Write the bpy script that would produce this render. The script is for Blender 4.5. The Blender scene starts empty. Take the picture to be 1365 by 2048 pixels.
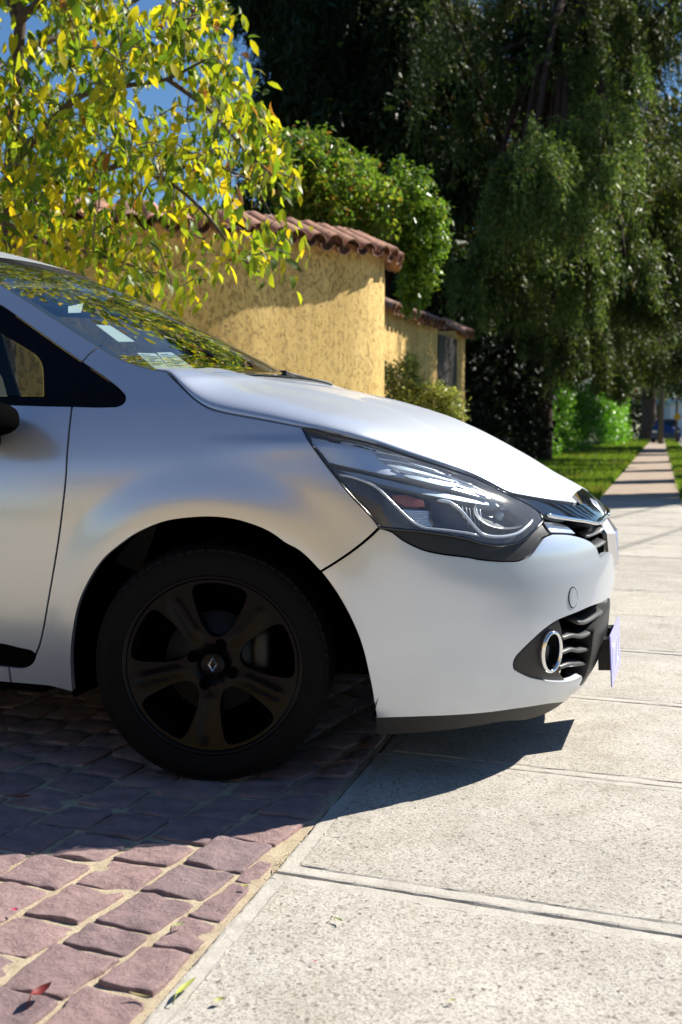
import bpy, bmesh, math, random
import numpy as np
from mathutils import Vector, Matrix
from mathutils.geometry import delaunay_2d_cdt

random.seed(7)
RNG = np.random.default_rng(7)
SC = bpy.context.scene
COL = SC.collection

# ------------------------------------------------------------------ camera
CAMH, FPX = .895, 2300.0
PITCH = math.atan(168 / 2300.)
cd = bpy.data.cameras.new('camera')
cam_o = bpy.data.objects.new('camera', cd)
COL.objects.link(cam_o)
cam_o.location = (0, 0, CAMH)
cam_o.rotation_euler = (math.pi / 2 - PITCH, 0, 0)
cd.sensor_fit = 'VERTICAL'
cd.sensor_height = 36
cd.sensor_width = 24
cd.lens = FPX / 2048 * 36
cd.clip_start = .05
cd.clip_end = 600
cd.dof.use_dof = True
cd.dof.focus_distance = 2.85
cd.dof.aperture_fstop = 5.0
cd.dof.aperture_blades = 7
SC.camera = cam_o

# ------------------------------------------------------------------ sky and sun
SUN = Vector((1.0, .53, 1.0)).normalized()
world = bpy.data.worlds.new('World')
SC.world = world
world.use_nodes = True
wn = world.node_tree
bg = wn.nodes['Background']
sky = wn.nodes.new('ShaderNodeTexSky')
sky.sky_type = 'NISHITA'
sky.sun_disc = False
sky.sun_elevation = math.asin(SUN.z)
sky.sun_rotation = math.atan2(SUN.x, SUN.y)
sky.air_density = 1.0
sky.dust_density = .1
sky.ozone_density = 5.5
hs = wn.nodes.new('ShaderNodeHueSaturation')
hs.inputs['Saturation'].default_value = 1.1
wn.links.new(sky.outputs[0], hs.inputs['Color'])
wn.links.new(hs.outputs[0], bg.inputs[0])
bg.inputs[1].default_value = .06
sl = bpy.data.lights.new('sun', 'SUN')
sl.energy = 5.0
sl.angle = math.radians(.55)
sl.color = (1, .94, .84)
so = bpy.data.objects.new('sun', sl)
so.rotation_euler = SUN.to_track_quat('Z', 'Y').to_euler()
COL.objects.link(so)
SC.view_settings.view_transform = 'Standard'
SC.view_settings.look = 'None'
SC.view_settings.gamma = 1
SC.view_settings.use_curve_mapping = False
SC.view_settings.exposure = 0.97
SC.render.engine = 'CYCLES'
SC.cycles.max_bounces = 8
SC.cycles.transparent_max_bounces = 12
SC.cycles.use_denoising = True


# ------------------------------------------------------------------ helpers
def tag(o, label=None, cat=None, group=None, kind=None):
    for k, v in (('label', label), ('category', cat), ('group', group), ('kind', kind)):
        if v:
            o[k] = v
    return o


def empty(name, loc=(0, 0, 0), rz=0, parent=None):
    o = bpy.data.objects.new(name, None)
    o.location = loc
    o.rotation_euler = (0, 0, rz)
    o.empty_display_size = .1
    COL.objects.link(o)
    if parent:
        o.parent = parent
    return o


def link(name, me, parent=None, loc=None):
    o = bpy.data.objects.new(name, me)
    COL.objects.link(o)
    if parent:
        o.parent = parent
    if loc is not None:
        o.location = loc
    return o


def mesh(name, v, f, mat, smooth=True):
    me = bpy.data.meshes.new(name)
    me.from_pydata([tuple(p) for p in v], [], [tuple(int(i) for i in q) for q in f])
    me.update()
    if mat:
        me.materials.append(mat)
    if smooth:
        me.polygons.foreach_set('use_smooth', [True] * len(me.polygons))
    return me


def obj(name, v, f, mat, parent=None, smooth=True, loc=None):
    return link(name, mesh(name, v, f, mat, smooth), parent, loc)


def bmobj(name, bm, mat, parent=None, smooth=False, bevel=0):
    if bevel:
        bmesh.ops.bevel(bm, geom=bm.edges[:], offset=bevel, segments=2, affect='EDGES', profile=.5)
    me = bpy.data.meshes.new(name)
    bm.normal_update()
    bm.to_mesh(me)
    bm.free()
    me.materials.append(mat)
    if smooth:
        me.polygons.foreach_set('use_smooth', [True] * len(me.polygons))
    return link(name, me, parent)


def add_box(bm, c, size, rot=None):
    m = Matrix.Translation(Vector(c)) @ (rot.to_4x4() if rot else Matrix()) @ Matrix.Diagonal((*size, 1))
    return bmesh.ops.create_cube(bm, size=1, matrix=m)['verts']


def quads_np(name, verts, nper, tris, mat, parent=None, cols=None, smooth=False):
    """verts (N*nper,3); tris (T,3) local indices -> one mesh"""
    n = len(verts) // nper
    idx = (np.arange(n)[:, None, None] * nper + np.array(tris)[None]).reshape(-1, 3)
    me = bpy.data.meshes.new(name)
    me.vertices.add(len(verts))
    me.vertices.foreach_set('co', np.ascontiguousarray(verts, dtype=np.float32).ravel())
    me.loops.add(idx.size)
    me.loops.foreach_set('vertex_index', idx.ravel().astype(np.int32))
    me.polygons.add(len(idx))
    me.polygons.foreach_set('loop_start', (np.arange(len(idx)) * 3).astype(np.int32))
    if smooth:
        me.polygons.foreach_set('use_smooth', np.ones(len(idx), bool))
    if cols is not None:
        a = me.color_attributes.new('tint', 'FLOAT_COLOR', 'POINT')
        c = np.ones((len(verts), 4), np.float32)
        c[:, :3] = np.repeat(cols, nper, 0)
        a.data.foreach_set('color', c.ravel())
    me.update(calc_edges=True)
    me.materials.append(mat)
    return link(name, me, parent)


def tube_np(pts, rad, n=6):
    """tube along pts; rad scalar or list -> verts, faces"""
    pts = [np.asarray(p, float) for p in pts]
    rad = np.broadcast_to(np.asarray(rad, float), (len(pts),))
    V, Fc = [], []
    up = np.array([.13, .21, .97])
    for i, p in enumerate(pts):
        t = pts[min(i + 1, len(pts) - 1)] - pts[max(i - 1, 0)]
        t = t / (np.linalg.norm(t) + 1e-9)
        a = np.cross(t, up)
        if np.linalg.norm(a) < .05:
            a = np.cross(t, np.array([1., 0, 0]))
        a /= np.linalg.norm(a)
        b = np.cross(t, a)
        for k in range(n):
            th = 2 * math.pi * k / n
            V.append(p + rad[i] * (a * math.cos(th) + b * math.sin(th)))
    for i in range(len(pts) - 1):
        for k in range(n):
            k2 = (k + 1) % n
            Fc.append((i * n + k, i * n + k2, (i + 1) * n + k2, (i + 1) * n + k))
    Fc.append(tuple(range(n - 1, -1, -1)))
    Fc.append(tuple((len(pts) - 1) * n + k for k in range(n)))
    return V, Fc


def spline(pts, closed=False, step=.01):
    pts = np.asarray(pts, float); n = len(pts)
    out = []
    for i in range(n if closed else n - 1):
        p1, p2 = pts[i], pts[(i + 1) % n]
        p0 = pts[i - 1] if (closed or i > 0) else 2 * p1 - p2
        p3 = pts[(i + 2) % n] if (closed or i + 2 < n) else 2 * p2 - p1
        l1 = np.linalg.norm(p2 - p1) + 1e-9     # keep uneven spacing from overshooting
        p0 = p1 + (p0 - p1) * min(1, l1 / (np.linalg.norm(p0 - p1) + 1e-9))
        p3 = p2 + (p3 - p2) * min(1, l1 / (np.linalg.norm(p3 - p2) + 1e-9))
        k = max(1, int(np.ceil(np.linalg.norm(p2 - p1) / step)))
        for j in range(k):
            t = j / k
            out.append(.5 * ((2 * p1) + (p2 - p0) * t + (2 * p0 - 5 * p1 + 4 * p2 - p3) * t * t + (-p0 + 3 * p1 - 3 * p2 + p3) * t**3))
    if not closed:
        out.append(pts[-1])
    return np.array(out)


def inside(pts, poly):
    x, y = pts[:, 0:1], pts[:, 1:2]
    a, b = poly, np.roll(poly, -1, 0)
    c = ((a[:, 1] > y) != (b[:, 1] > y))
    xi = (b[:, 0] - a[:, 0]) * (y - a[:, 1]) / (b[:, 1] - a[:, 1] + 1e-15) + a[:, 0]
    return (np.sum(c & (x < xi), 1) % 2) == 1


class MB:
    def __init__(s):
        s.v, s.f = [], []

    def add(s, vf):
        o = len(s.v)
        s.v += list(vf[0])
        s.f += [tuple(i + o for i in q) for q in vf[1]]
        return s

    def build(s, name, mat, parent=None, smooth=True):
        return obj(name, s.v, s.f, mat, parent, smooth)


# ------------------------------------------------------------------ materials
def mat(name, col, rough=.6, metal=0, **kw):
    m = bpy.data.materials.new(name)
    m.use_nodes = True
    b = m.node_tree.nodes['Principled BSDF']
    b.inputs['Base Color'].default_value = (*col, 1)
    b.inputs['Roughness'].default_value = rough
    b.inputs['Metallic'].default_value = metal
    for k, v in kw.items():
        b.inputs[k.replace('_', ' ')].default_value = v
    return m


def N(m, t, **kw):
    n = m.node_tree.nodes.new(t)
    for k, v in kw.items():
        if k.startswith('i_'):
            n.inputs[k[2:].replace('_', ' ')].default_value = v
        else:
            setattr(n, k, v)
    return n


def L(m, a, b):
    m.node_tree.links.new(a, b)


def P(m):
    return m.node_tree.nodes['Principled BSDF']


def ramp(m, fac, stops, interp='LINEAR'):
    r = N(m, 'ShaderNodeValToRGB')
    r.color_ramp.interpolation = interp
    el = r.color_ramp.elements
    while len(el) < len(stops):
        el.new(.5)
    for e, (p, c) in zip(el, stops):
        e.position = p
        e.color = (*c, 1) if len(c) == 3 else c
    L(m, fac, r.inputs[0])
    return r.outputs[0]


def noise(m, scale, detail=4, rough=.6, coord='Object', vec=None, dist=0):
    n = N(m, 'ShaderNodeTexNoise')
    n.inputs['Scale'].default_value = scale
    n.inputs['Detail'].default_value = detail
    n.inputs['Roughness'].default_value = rough
    n.inputs['Distortion'].default_value = dist
    if vec is None:
        tc = N(m, 'ShaderNodeTexCoord')
        vec = tc.outputs[coord]
    L(m, vec, n.inputs['Vector'])
    return n.outputs['Fac']


def mixc(m, fac, a, b, mode='MIX'):
    x = N(m, 'ShaderNodeMix', data_type='RGBA', blend_type=mode)
    for s, v in ((0, fac), (6, a), (7, b)):
        if hasattr(v, 'links') or isinstance(v, bpy.types.NodeSocket):
            L(m, v, x.inputs[s])
        else:
            x.inputs[s].default_value = v if s == 0 else (*v, 1)
    return x.outputs[2]


def bump(m, h, strength=.3, dist=.01, prev=None):
    b = N(m, 'ShaderNodeBump')
    b.inputs['Strength'].default_value = strength
    b.inputs['Distance'].default_value = dist
    L(m, h, b.inputs['Height'])
    if prev:
        L(m, prev, b.inputs['Normal'])
    return b.outputs['Normal']


def world_vec(m):
    g = N(m, 'ShaderNodeNewGeometry')
    return g.outputs['Position']


M = {}
# car paint: silver metallic flake under clear coat
m = M['paint'] = mat('silver_paint', (.60, .65, .74), .22, .88, Coat_Weight=.9, Coat_Roughness=.03)
du = noise(m, 5, 5, .65)
L(m, ramp(m, du, [(.35, (.215,) * 3), (.7, (.24,) * 3)]), P(m).inputs['Roughness'])
fk = N(m, 'ShaderNodeBsdfPrincipled')          # the coarse flakes: a second, wider lobe
fk.inputs['Base Color'].default_value = (.56, .60, .665, 1)
fk.inputs['Metallic'].default_value = .62
fk.inputs['Roughness'].default_value = .58
fm = N(m, 'ShaderNodeMixShader'); fm.inputs[0].default_value = .5
L(m, P(m).outputs[0], fm.inputs[1]); L(m, fk.outputs[0], fm.inputs[2])
L(m, fm.outputs[0], m.node_tree.nodes['Material Output'].inputs[0])
M['gloss_black'] = mat('gloss_black', (.008, .009, .012), .09, 0, Coat_Weight=.5)
M['window_black'] = mat('window_black', (.003, .003, .004), .18, Specular_IOR_Level=.12)
m = M['black_plastic'] = mat('black_plastic', (.011, .011, .012), .5)
L(m, bump(m, noise(m, 900, 2), .35, .001), P(m).inputs['Normal'])
m = M['grey_plastic'] = mat('grey_plastic', (.05, .05, .052), .42)
L(m, bump(m, noise(m, 700, 2), .25, .001), P(m).inputs['Normal'])
M['dark'] = mat('underbody_black', (.003, .003, .003), 1, Specular_IOR_Level=0)
M['chrome'] = mat('chrome', (.85, .86, .88), .08, 1)
M['satin_chrome'] = mat('satin_chrome', (.80, .82, .86), .3, 1)
M['lamp_silver'] = mat('lamp_silver', (.72, .77, .84), .5, .9)
m = M['rubber'] = mat('tyre_rubber', (.0045, .0045, .0045), .75, Specular_IOR_Level=.12)
L(m, bump(m, noise(m, 260, 3), .2, .001), P(m).inputs['Normal'])
m = M['rim'] = mat('black_alloy', (.004, .004, .005), .2, 0, Specular_IOR_Level=.1, Coat_Weight=.03, Coat_Roughness=.05)
M['brake'] = mat('brake_steel', (.02, .02, .02), .5, .4)
M['rubber_seal'] = mat('rubber_seal', (.01, .01, .011), .55)
M['interior'] = mat('interior_dark', (.03, .03, .033), .7)
M['seat'] = mat('seat_cloth', (.05, .05, .055), .9)
M['housing'] = mat('lamp_housing', (.016, .022, .036), .3)
M['drl'] = mat('light_strip_white', (.66, .70, .75), .15, .3, Coat_Weight=.6)
M['amber'] = mat('amber_reflector', (.42, .13, .09), .25, .4)
M['lamp_bowl'] = mat('lamp_bowl', (.42, .45, .46), .42, .85)
M['lamp_louvre'] = mat('lamp_louvre', (.30, .37, .44), .5, .6)
M['paper'] = mat('white_paper', (.82, .82, .80), .8)
M['paper_ink'] = mat('paper_ink', (.06, .12, .2), .8)
M['plate'] = mat('plate_lavender', (.36, .36, .78), .35)
M['plate_white'] = mat('plate_white', (.8, .8, .82), .4)


def glassmat(name, tint, ior=1.45, rough=.02, haze=0):
    g = bpy.data.materials.new(name)
    g.use_nodes = True
    nt = g.node_tree
    nt.nodes.remove(nt.nodes['Principled BSDF'])
    tr = N(g, 'ShaderNodeBsdfTransparent')
    tr.inputs[0].default_value = (*tint, 1)
    gl = N(g, 'ShaderNodeBsdfGlossy')
    gl.inputs['Roughness'].default_value = rough
    lw = N(g, 'ShaderNodeLayerWeight')      # same on both faces of the thin sheet
    lw.inputs['Blend'].default_value = .5
    pw = N(g, 'ShaderNodeMath', operation='POWER'); pw.inputs[1].default_value = 3.2
    L(g, lw.outputs['Facing'], pw.inputs[0])
    f0 = ((ior - 1) / (ior + 1))**2
    ma = N(g, 'ShaderNodeMath', operation='MULTIPLY_ADD'); ma.inputs[1].default_value = 1 - f0; ma.inputs[2].default_value = f0
    L(g, pw.outputs[0], ma.inputs[0])
    mx = N(g, 'ShaderNodeMixShader')
    L(g, ma.outputs[0], mx.inputs[0])
    L(g, tr.outputs[0], mx.inputs[1])
    L(g, gl.outputs[0], mx.inputs[2])
    out = mx.outputs[0]
    if haze:                               # weathered plastic scatters a little light
        df = N(g, 'ShaderNodeBsdfDiffuse'); df.inputs[0].default_value = (.8, .82, .85, 1)
        hz = N(g, 'ShaderNodeMixShader')
        nz = noise(g, 9, 6, .7)
        L(g, ramp(g, nz, [(.3, (haze * .5,) * 3), (.75, (haze * 1.7,) * 3)]), hz.inputs[0])
        L(g, out, hz.inputs[1]); L(g, df.outputs[0], hz.inputs[2])
        out = hz.outputs[0]
    L(g, out, nt.nodes['Material Output'].inputs[0])
    return g


M['windscreen'] = glassmat('windscreen_glass', (.62, .72, .70), 1.75)
M['side_glass'] = glassmat('side_glass', (.5, .55, .48), 1.5)
M['lens'] = glassmat('lamp_lens', (.95, .97, .99), 1.62, .05, .06)

# concrete with exposed aggregate
m = M['concrete'] = mat('aggregate_concrete', (.4, .38, .34), .9)
wv = world_vec(m)
c0 = ramp(m, noise(m, 1.6, 5, .65, vec=wv), [(.3, (.39, .37, .335)), (.7, (.50, .475, .43))])
v1 = N(m, 'ShaderNodeTexVoronoi'); v1.inputs['Scale'].default_value = 210
L(m, wv, v1.inputs['Vector'])
grain = ramp(m, v1.outputs['Color'], [(.0, (.36, .34, .31)), (.25, (.72, .70, .66)), (.6, (1, 1, 1)), (1, (1.12, 1.1, 1.05))])
c1 = mixc(m, .8, c0, grain, 'MULTIPLY')
v2 = N(m, 'ShaderNodeTexVoronoi'); v2.inputs['Scale'].default_value = 150
L(m, wv, v2.inputs['Vector'])
spk = ramp(m, v2.outputs['Color'], [(.0, (.22, .20, .18)), (.10, (.30, .28, .25)), (.13, (1, 1, 1)), (.95, (1, 1, 1)), (.97, (1.2, 1.18, 1.1))])
c2 = mixc(m, .75, c1, spk, 'MULTIPLY')
st = ramp(m, noise(m, 5, 6, .7, vec=wv), [(.35, (.80, .78, .74)), (.6, (1, 1, 1))])
oi = N(m, 'ShaderNodeObjectInfo')
sv = ramp(m, oi.outputs['Random'], [(0, (.90, .89, .87)), (.5, (1, 1, 1)), (1, (1.06, 1.05, 1.03))])
c3 = mixc(m, 1, mixc(m, .8, c2, st, 'MULTIPLY'), sv, 'MULTIPLY')
drt = ramp(m, noise(m, 2.3, 9, .72, vec=wv, dist=.6), [(.30, (.66, .63, .58)), (.42, (1, 1, 1))])
v3 = N(m, 'ShaderNodeTexVoronoi'); v3.inputs['Scale'].default_value = 330
L(m, wv, v3.inputs['Vector'])
fine = ramp(m, v3.outputs['Color'], [(.0, (.34, .32, .30)), (.16, (.55, .53, .5)), (.22, (1, 1, 1)), (1, (1.06, 1.06, 1.05))])
c4 = mixc(m, .8, c3, fine, 'MULTIPLY')
L(m, mixc(m, .7, c4, drt, 'MULTIPLY'), P(m).inputs['Base Color'])
nb = bump(m, v1.outputs['Distance'], .3, .0022)
L(m, bump(m, noise(m, 90, 7, .75, vec=wv), .35, .004, nb), P(m).inputs['Normal'])
m = M['concrete_smooth'] = mat('trowelled_concrete', (.42, .4, .35), .9)
wv = world_vec(m)
a = ramp(m, noise(m, 14, 8, .7, vec=wv), [(.3, (.36, .335, .29)), (.7, (.50, .47, .415))])
b_ = ramp(m, noise(m, 160, 3, .6, vec=wv), [(.32, (.5, .48, .44)), (.45, (1, 1, 1))])
L(m, mixc(m, .7, a, b_, 'MULTIPLY'), P(m).inputs['Base Color'])
L(m, bump(m, noise(m, 120, 5, .7, vec=wv), .45, .004), P(m).inputs['Normal'])

# setts
m = M['sett'] = mat('sett_stone', (.2, .13, .13), .85)
wv = world_vec(m)
oi = N(m, 'ShaderNodeObjectInfo')
base = ramp(m, oi.outputs['Random'], [(0, (.30, .21, .21)), (.3, (.35, .235, .225)), (.5, (.29, .20, .20)), (.7, (.39, .26, .245)), (.85, (.34, .235, .23)), (1, (.27, .195, .20))])
va = ramp(m, noise(m, 18, 8, .7, vec=wv), [(.3, (.68, .66, .68)), (.55, (1, 1, 1)), (.75, (1.3, 1.24, 1.2))])
bb = mixc(m, 1, base, va, 'MULTIPLY')
vs = ramp(m, noise(m, 420, 2, .5, vec=wv), [(.3, (.55, .55, .55)), (.42, (1, 1, 1)), (.66, (1, 1, 1)), (.75, (1.6, 1.55, 1.5))])
L(m, mixc(m, .8, bb, vs, 'MULTIPLY'), P(m).inputs['Base Color'])
nb = bump(m, noise(m, 35, 9, .74, vec=wv), .95, .015)
L(m, bump(m, noise(m, 300, 4, .6, vec=wv), .4, .002, nb), P(m).inputs['Normal'])
m = M['mortar'] = mat('sandy_mortar', (.42, .34, .22), .95)
wv = world_vec(m)
a = ramp(m, noise(m, 20, 7, .7, vec=wv), [(.3, (.38, .305, .20)), (.7, (.58, .49, .345))])
b_ = ramp(m, noise(m, 260, 3, .7, vec=wv), [(.3, (.35, .33, .3)), (.5, (1, 1, 1))])
L(m, mixc(m, .8, a, b_, 'MULTIPLY'), P(m).inputs['Base Color'])
L(m, bump(m, noise(m, 220, 6, .75, vec=wv), .7, .006), P(m).inputs['Normal'])

# ochre stucco
m = M['stucco'] = mat('ochre_stucco', (.6, .4, .12), .9)
wv = world_vec(m)
mp = N(m, 'ShaderNodeMapping'); mp.inputs['Scale'].default_value = (1, 1, .62)
L(m, wv, mp.inputs['Vector'])
pv = noise(m, 34, 6, .66, vec=mp.outputs[0], dist=.7)
pits = ramp(m, pv, [(.33, (.0, .0, .0)), (.42, (1, 1, 1))])
ba = ramp(m, noise(m, 2.2, 6, .6, vec=wv), [(.3, (.68, .45, .14)), (.7, (.80, .56, .20))])
stv = N(m, 'ShaderNodeMapping'); stv.inputs['Scale'].default_value = (3.2, 3.2, .35)
L(m, wv, stv.inputs['Vector'])
strk = ramp(m, noise(m, 1.6, 6, .7, vec=stv.outputs[0]), [(.38, (.74, .70, .66)), (.58, (1, 1, 1))])
patch = ramp(m, noise(m, 3.3, 5, .6, vec=wv), [(.36, (0, 0, 0)), (.60, (.85, .85, .85))])
pits = mixc(m, 1, pits, patch, 'LIGHTEN')
L(m, mixc(m, .85, mixc(m, pits, (.50, .315, .095), ba), strk, 'MULTIPLY'), P(m).inputs['Base Color'])
nb = bump(m, ramp(m, pv, [(.34, (0, 0, 0)), (.47, (1, 1, 1))]), .8, .022)
L(m, bump(m, noise(m, 80, 5, .7, vec=wv), .45, .01, nb), P(m).inputs['Normal'])
# clay tiles
m = M['clay'] = mat('clay_tile', (.4, .2, .12), .85)
oi = N(m, 'ShaderNodeObjectInfo')
wv = world_vec(m)
ba = ramp(m, oi.outputs['Random'], [(0, (.40, .20, .13)), (.3, (.33, .17, .115)), (.55, (.48, .26, .17)), (.8, (.25, .15, .115)), (1, (.44, .22, .135))])
va = ramp(m, noise(m, 16, 7, .7, vec=wv), [(.3, (.45, .42, .42)), (.6, (1.05, 1.05, 1.05)), (.8, (1.3, 1.3, 1.25))])
L(m, mixc(m, 1, ba, va, 'MULTIPLY'), P(m).inputs['Base Color'])
L(m, bump(m, noise(m, 60, 6, .7, vec=wv), .4, .01), P(m).inputs['Normal'])
# wood, bark, asphalt, soil
m = M['bark'] = mat('bark', (.09, .06, .045), .95)
a = noise(m, 14, 7, .7)
L(m, ramp(m, a, [(.3, (.045, .03, .022)), (.7, (.15, .105, .08))]), P(m).inputs['Base Color'])
L(m, bump(m, a, .9, .03), P(m).inputs['Normal'])
m = M['red_bark'] = mat('red_bark', (.10, .045, .03), .95)
a = noise(m, 9, 7, .7)
L(m, ramp(m, a, [(.3, (.02, .008, .005)), (.7, (.06, .022, .015))]), P(m).inputs['Base Color'])
L(m, bump(m, a, .9, .05), P(m).inputs['Normal'])
m = M['twig'] = mat('grey_twig', (.13, .105, .085), .9)
m = M['asphalt'] = mat('asphalt', (.05, .05, .052), .9)
wv = world_vec(m)
L(m, ramp(m, noise(m, 40, 6, .7, vec=wv), [(.3, (.04, .04, .042)), (.7, (.085, .083, .08))]), P(m).inputs['Base Color'])
m = M['soil'] = mat('soil_grass', (.06, .07, .025), .95)
wv = world_vec(m)
L(m, ramp(m, noise(m, 3, 8, .7, vec=wv), [(.35, (.09, .075, .035)), (.55, (.07, .10, .02)), (.75, (.06, .12, .02))]), P(m).inputs['Base Color'])
m = M['path'] = mat('path_concrete', (.34, .3, .26), .9)
wv = world_vec(m)
a = ramp(m, noise(m, 2.5, 8, .7, vec=wv), [(.3, (.25, .185, .135)), (.7, (.37, .29, .22))])
L(m, a, P(m).inputs['Base Color'])
M['gate'] = mat('dark_gate_wood', (.03, .022, .018), .7)
M['cable'] = mat('cable_black', (.02, .02, .02), .7)


def leafmat(name, trans=.45, rough=.38, spec=.5, tint=1.6):
    g = bpy.data.materials.new(name)
    g.use_nodes = True
    nt = g.node_tree
    b = P(g)
    at = N(g, 'ShaderNodeAttribute', attribute_name='tint')
    L(g, at.outputs['Color'], b.inputs['Base Color'])
    b.inputs['Roughness'].default_value = rough
    b.inputs['Specular IOR Level'].default_value = spec
    t = N(g, 'ShaderNodeBsdfTranslucent')
    c = mixc(g, 1, at.outputs['Color'], (tint, tint, tint * .55), 'MULTIPLY')
    L(g, c, t.inputs[0])
    mx = N(g, 'ShaderNodeMixShader')
    mx.inputs[0].default_value = trans
    L(g, b.outputs[0], mx.inputs[1])
    L(g, t.outputs[0], mx.inputs[2])
    L(g, mx.outputs[0], nt.nodes['Material Output'].inputs[0])
    return g


M['leaf'] = leafmat('broad_leaf', .5, .42, .3, 1.9)
M['fine_leaf'] = leafmat('fine_leaf', .3, .5, .25, 1.4)
M['ivy_leaf'] = leafmat('ivy_leaf', .35, .36, .4, 1.6)
M['grass'] = leafmat('grass_blade', .45, .5, .3, 1.7)

# =================================================================== THE SETTING
A0 = np.array([-.09, 2.446]); BD = np.array([.2678, .9635]); BR = np.array([.9635, -.2678]); JD = np.array([.927, -.375])


def g3(p, z=0):
    return (p[0], p[1], z)


def pathp(D, off, z=0):
    """point at depth D, off metres right of the left edge of the pavement"""
    t = (D - A0[1]) / BD[1]
    p = A0 + BD * t + BR * off
    return np.array([p[0], p[1], z])


def sheet(name, pts, z, m_, parent=None, kind='structure'):
    o = obj(name, [(x, y, z) for x, y in pts], [tuple(range(len(pts)))], m_, parent, smooth=False)
    if kind:
        o['kind'] = kind
    return o


sheet('ground', [(-300, -300), (300, -300), (300, 420), (-300, 420)], -.06, M['soil'])
q = [pathp(-30, 1.75), pathp(-30, 9), pathp(300, 9), pathp(300, 1.75)]
sheet('road', [(p[0], p[1]) for p in q], -.05, M['asphalt'])
for o0, o1 in ((1.62, 1.75), (9.0, 9.13)):
    bm = bmesh.new()
    vs_ = [bm.verts.new(tuple(pathp(D, o_, z))) for D in (13.2, 300) for o_ in (o0, o1) for z in (-.08, .05)]
    bmesh.ops.convex_hull(bm, input=vs_)
    k_ = bmobj('kerb', bm, M['concrete_smooth'])
    k_['kind'] = 'structure'

# ---- cobbled drive: sandy bed and single setts
bed = sheet('driveway', [tuple(A0 - BD * 5 + BR * .0), tuple(A0 + BD * 6.5), (-9.0, 8.4), (-9.0, -4)], -.006, M['mortar'])
E1 = np.array([math.cos(math.radians(66.5)), math.sin(math.radians(66.5))]); E2 = np.array([E1[1], -E1[0]])


def clip_poly(P_, a, n):
    out = []
    for i in range(len(P_)):
        p, q = P_[i], P_[(i + 1) % len(P_)]
        dp, dq = (p - a) @ n, (q - a) @ n
        if dp <= 0:
            out.append(p)
        if dp * dq < 0:
            out.append(p + (q - p) * (dp / (dp - dq)))
    return out


def sett(poly, fine):
    """one stone: rounded, chipped block with an uneven top"""
    poly = np.array(poly)
    c = poly.mean(0)
    n = len(poly)
    k = 9 if fine else 3
    ring = []
    for i in range(n):
        a, b = poly[i], poly[(i + 1) % n]
        L_ = np.linalg.norm(b - a)
        m_ = max(2, int(k * L_ / .13))
        for j in range(m_):
            ring.append(a + (b - a) * j / m_)
    ring = np.array(ring)
    # round the corners and wobble the rim
    for _ in range(1):
        ring = .76 * ring + .12 * (np.roll(ring, 1, 0) + np.roll(ring, -1, 0))
    m_ = len(ring)
    wob = RNG.normal(0, .0016, m_); wob = (wob + np.roll(wob, 1)) / 1.4
    d = ring - c; d /= np.linalg.norm(d, axis=1, keepdims=True)
    ring = ring + d * wob[:, None]
    h = RNG.uniform(-.001, .003); tilt = RNG.normal(0, .015, 2); ph = RNG.uniform(0, 6.28, 4)
    ck = [(ring[RNG.integers(m_)], RNG.uniform(.012, .035), RNG.uniform(.002, .008)) for _ in range(RNG.integers(1, 4))]

    def top(p):
        u = p - c
        z = h + u @ tilt + .0016 * (np.sin(u[:, 0] * 52 + ph[0]) + np.sin(u[:, 1] * 61 + ph[1])) + .0009 * np.sin((u[:, 0] + u[:, 1]) * 130 + ph[2])
        for q_, r_, d_ in ck:                           # spalled places along the rim
            z = z - d_ * np.clip(1.3 - np.linalg.norm(p - q_, axis=1) / r_, 0, 1)
        return z
    V = []
    lev = [(1.03, -.03, 0), (1.0, -.004, 1), (.988, -.0012, 1), (.965, 0, 1)] + ([(.85, 0, 1), (.68, 0, 1), (.45, 0, 1), (.22, 0, 1)] if fine else [(.5, 0, 1)])
    for s_, dz, tp in lev:
        p = c + (ring - c) * s_
        V.append(np.column_stack([p, top(p) + dz if tp else np.full(m_, -.03)]))
    V.append(np.array([[c[0], c[1], top(c[None])[0]]]))
    V = np.concatenate(V)
    F_ = []
    for r in range(len(lev) - 1):
        for i in range(m_):
            F_.append((r * m_ + i, r * m_ + (i + 1) % m_, (r + 1) * m_ + (i + 1) % m_, (r + 1) * m_ + i))
    r = len(lev) - 1
    for i in range(m_):
        F_.append((r * m_ + i, r * m_ + (i + 1) % m_, len(V) - 1))
    V = V - np.array([c[0], c[1], 0])
    a = .5 * np.sum(poly[:, 0] * np.roll(poly[:, 1], -1) - np.roll(poly[:, 0], -1) * poly[:, 1])
    if a < 0:
        F_ = [q[::-1] for q in F_]
    o = obj('cobblestone', V, F_, M['sett'], bed, loc=(c[0], c[1], 0))
    o.data.polygons.foreach_set('use_smooth', [k_ >= m_ for k_ in range(len(F_))])
    return o


qb = [-.63]
while qb[0] > -3.2:
    qb.insert(0, qb[0] - RNG.uniform(.138, .158))
qb += [-.49, -.34, -.2, -.05, .1, .25, .4, .55, .7]
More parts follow.
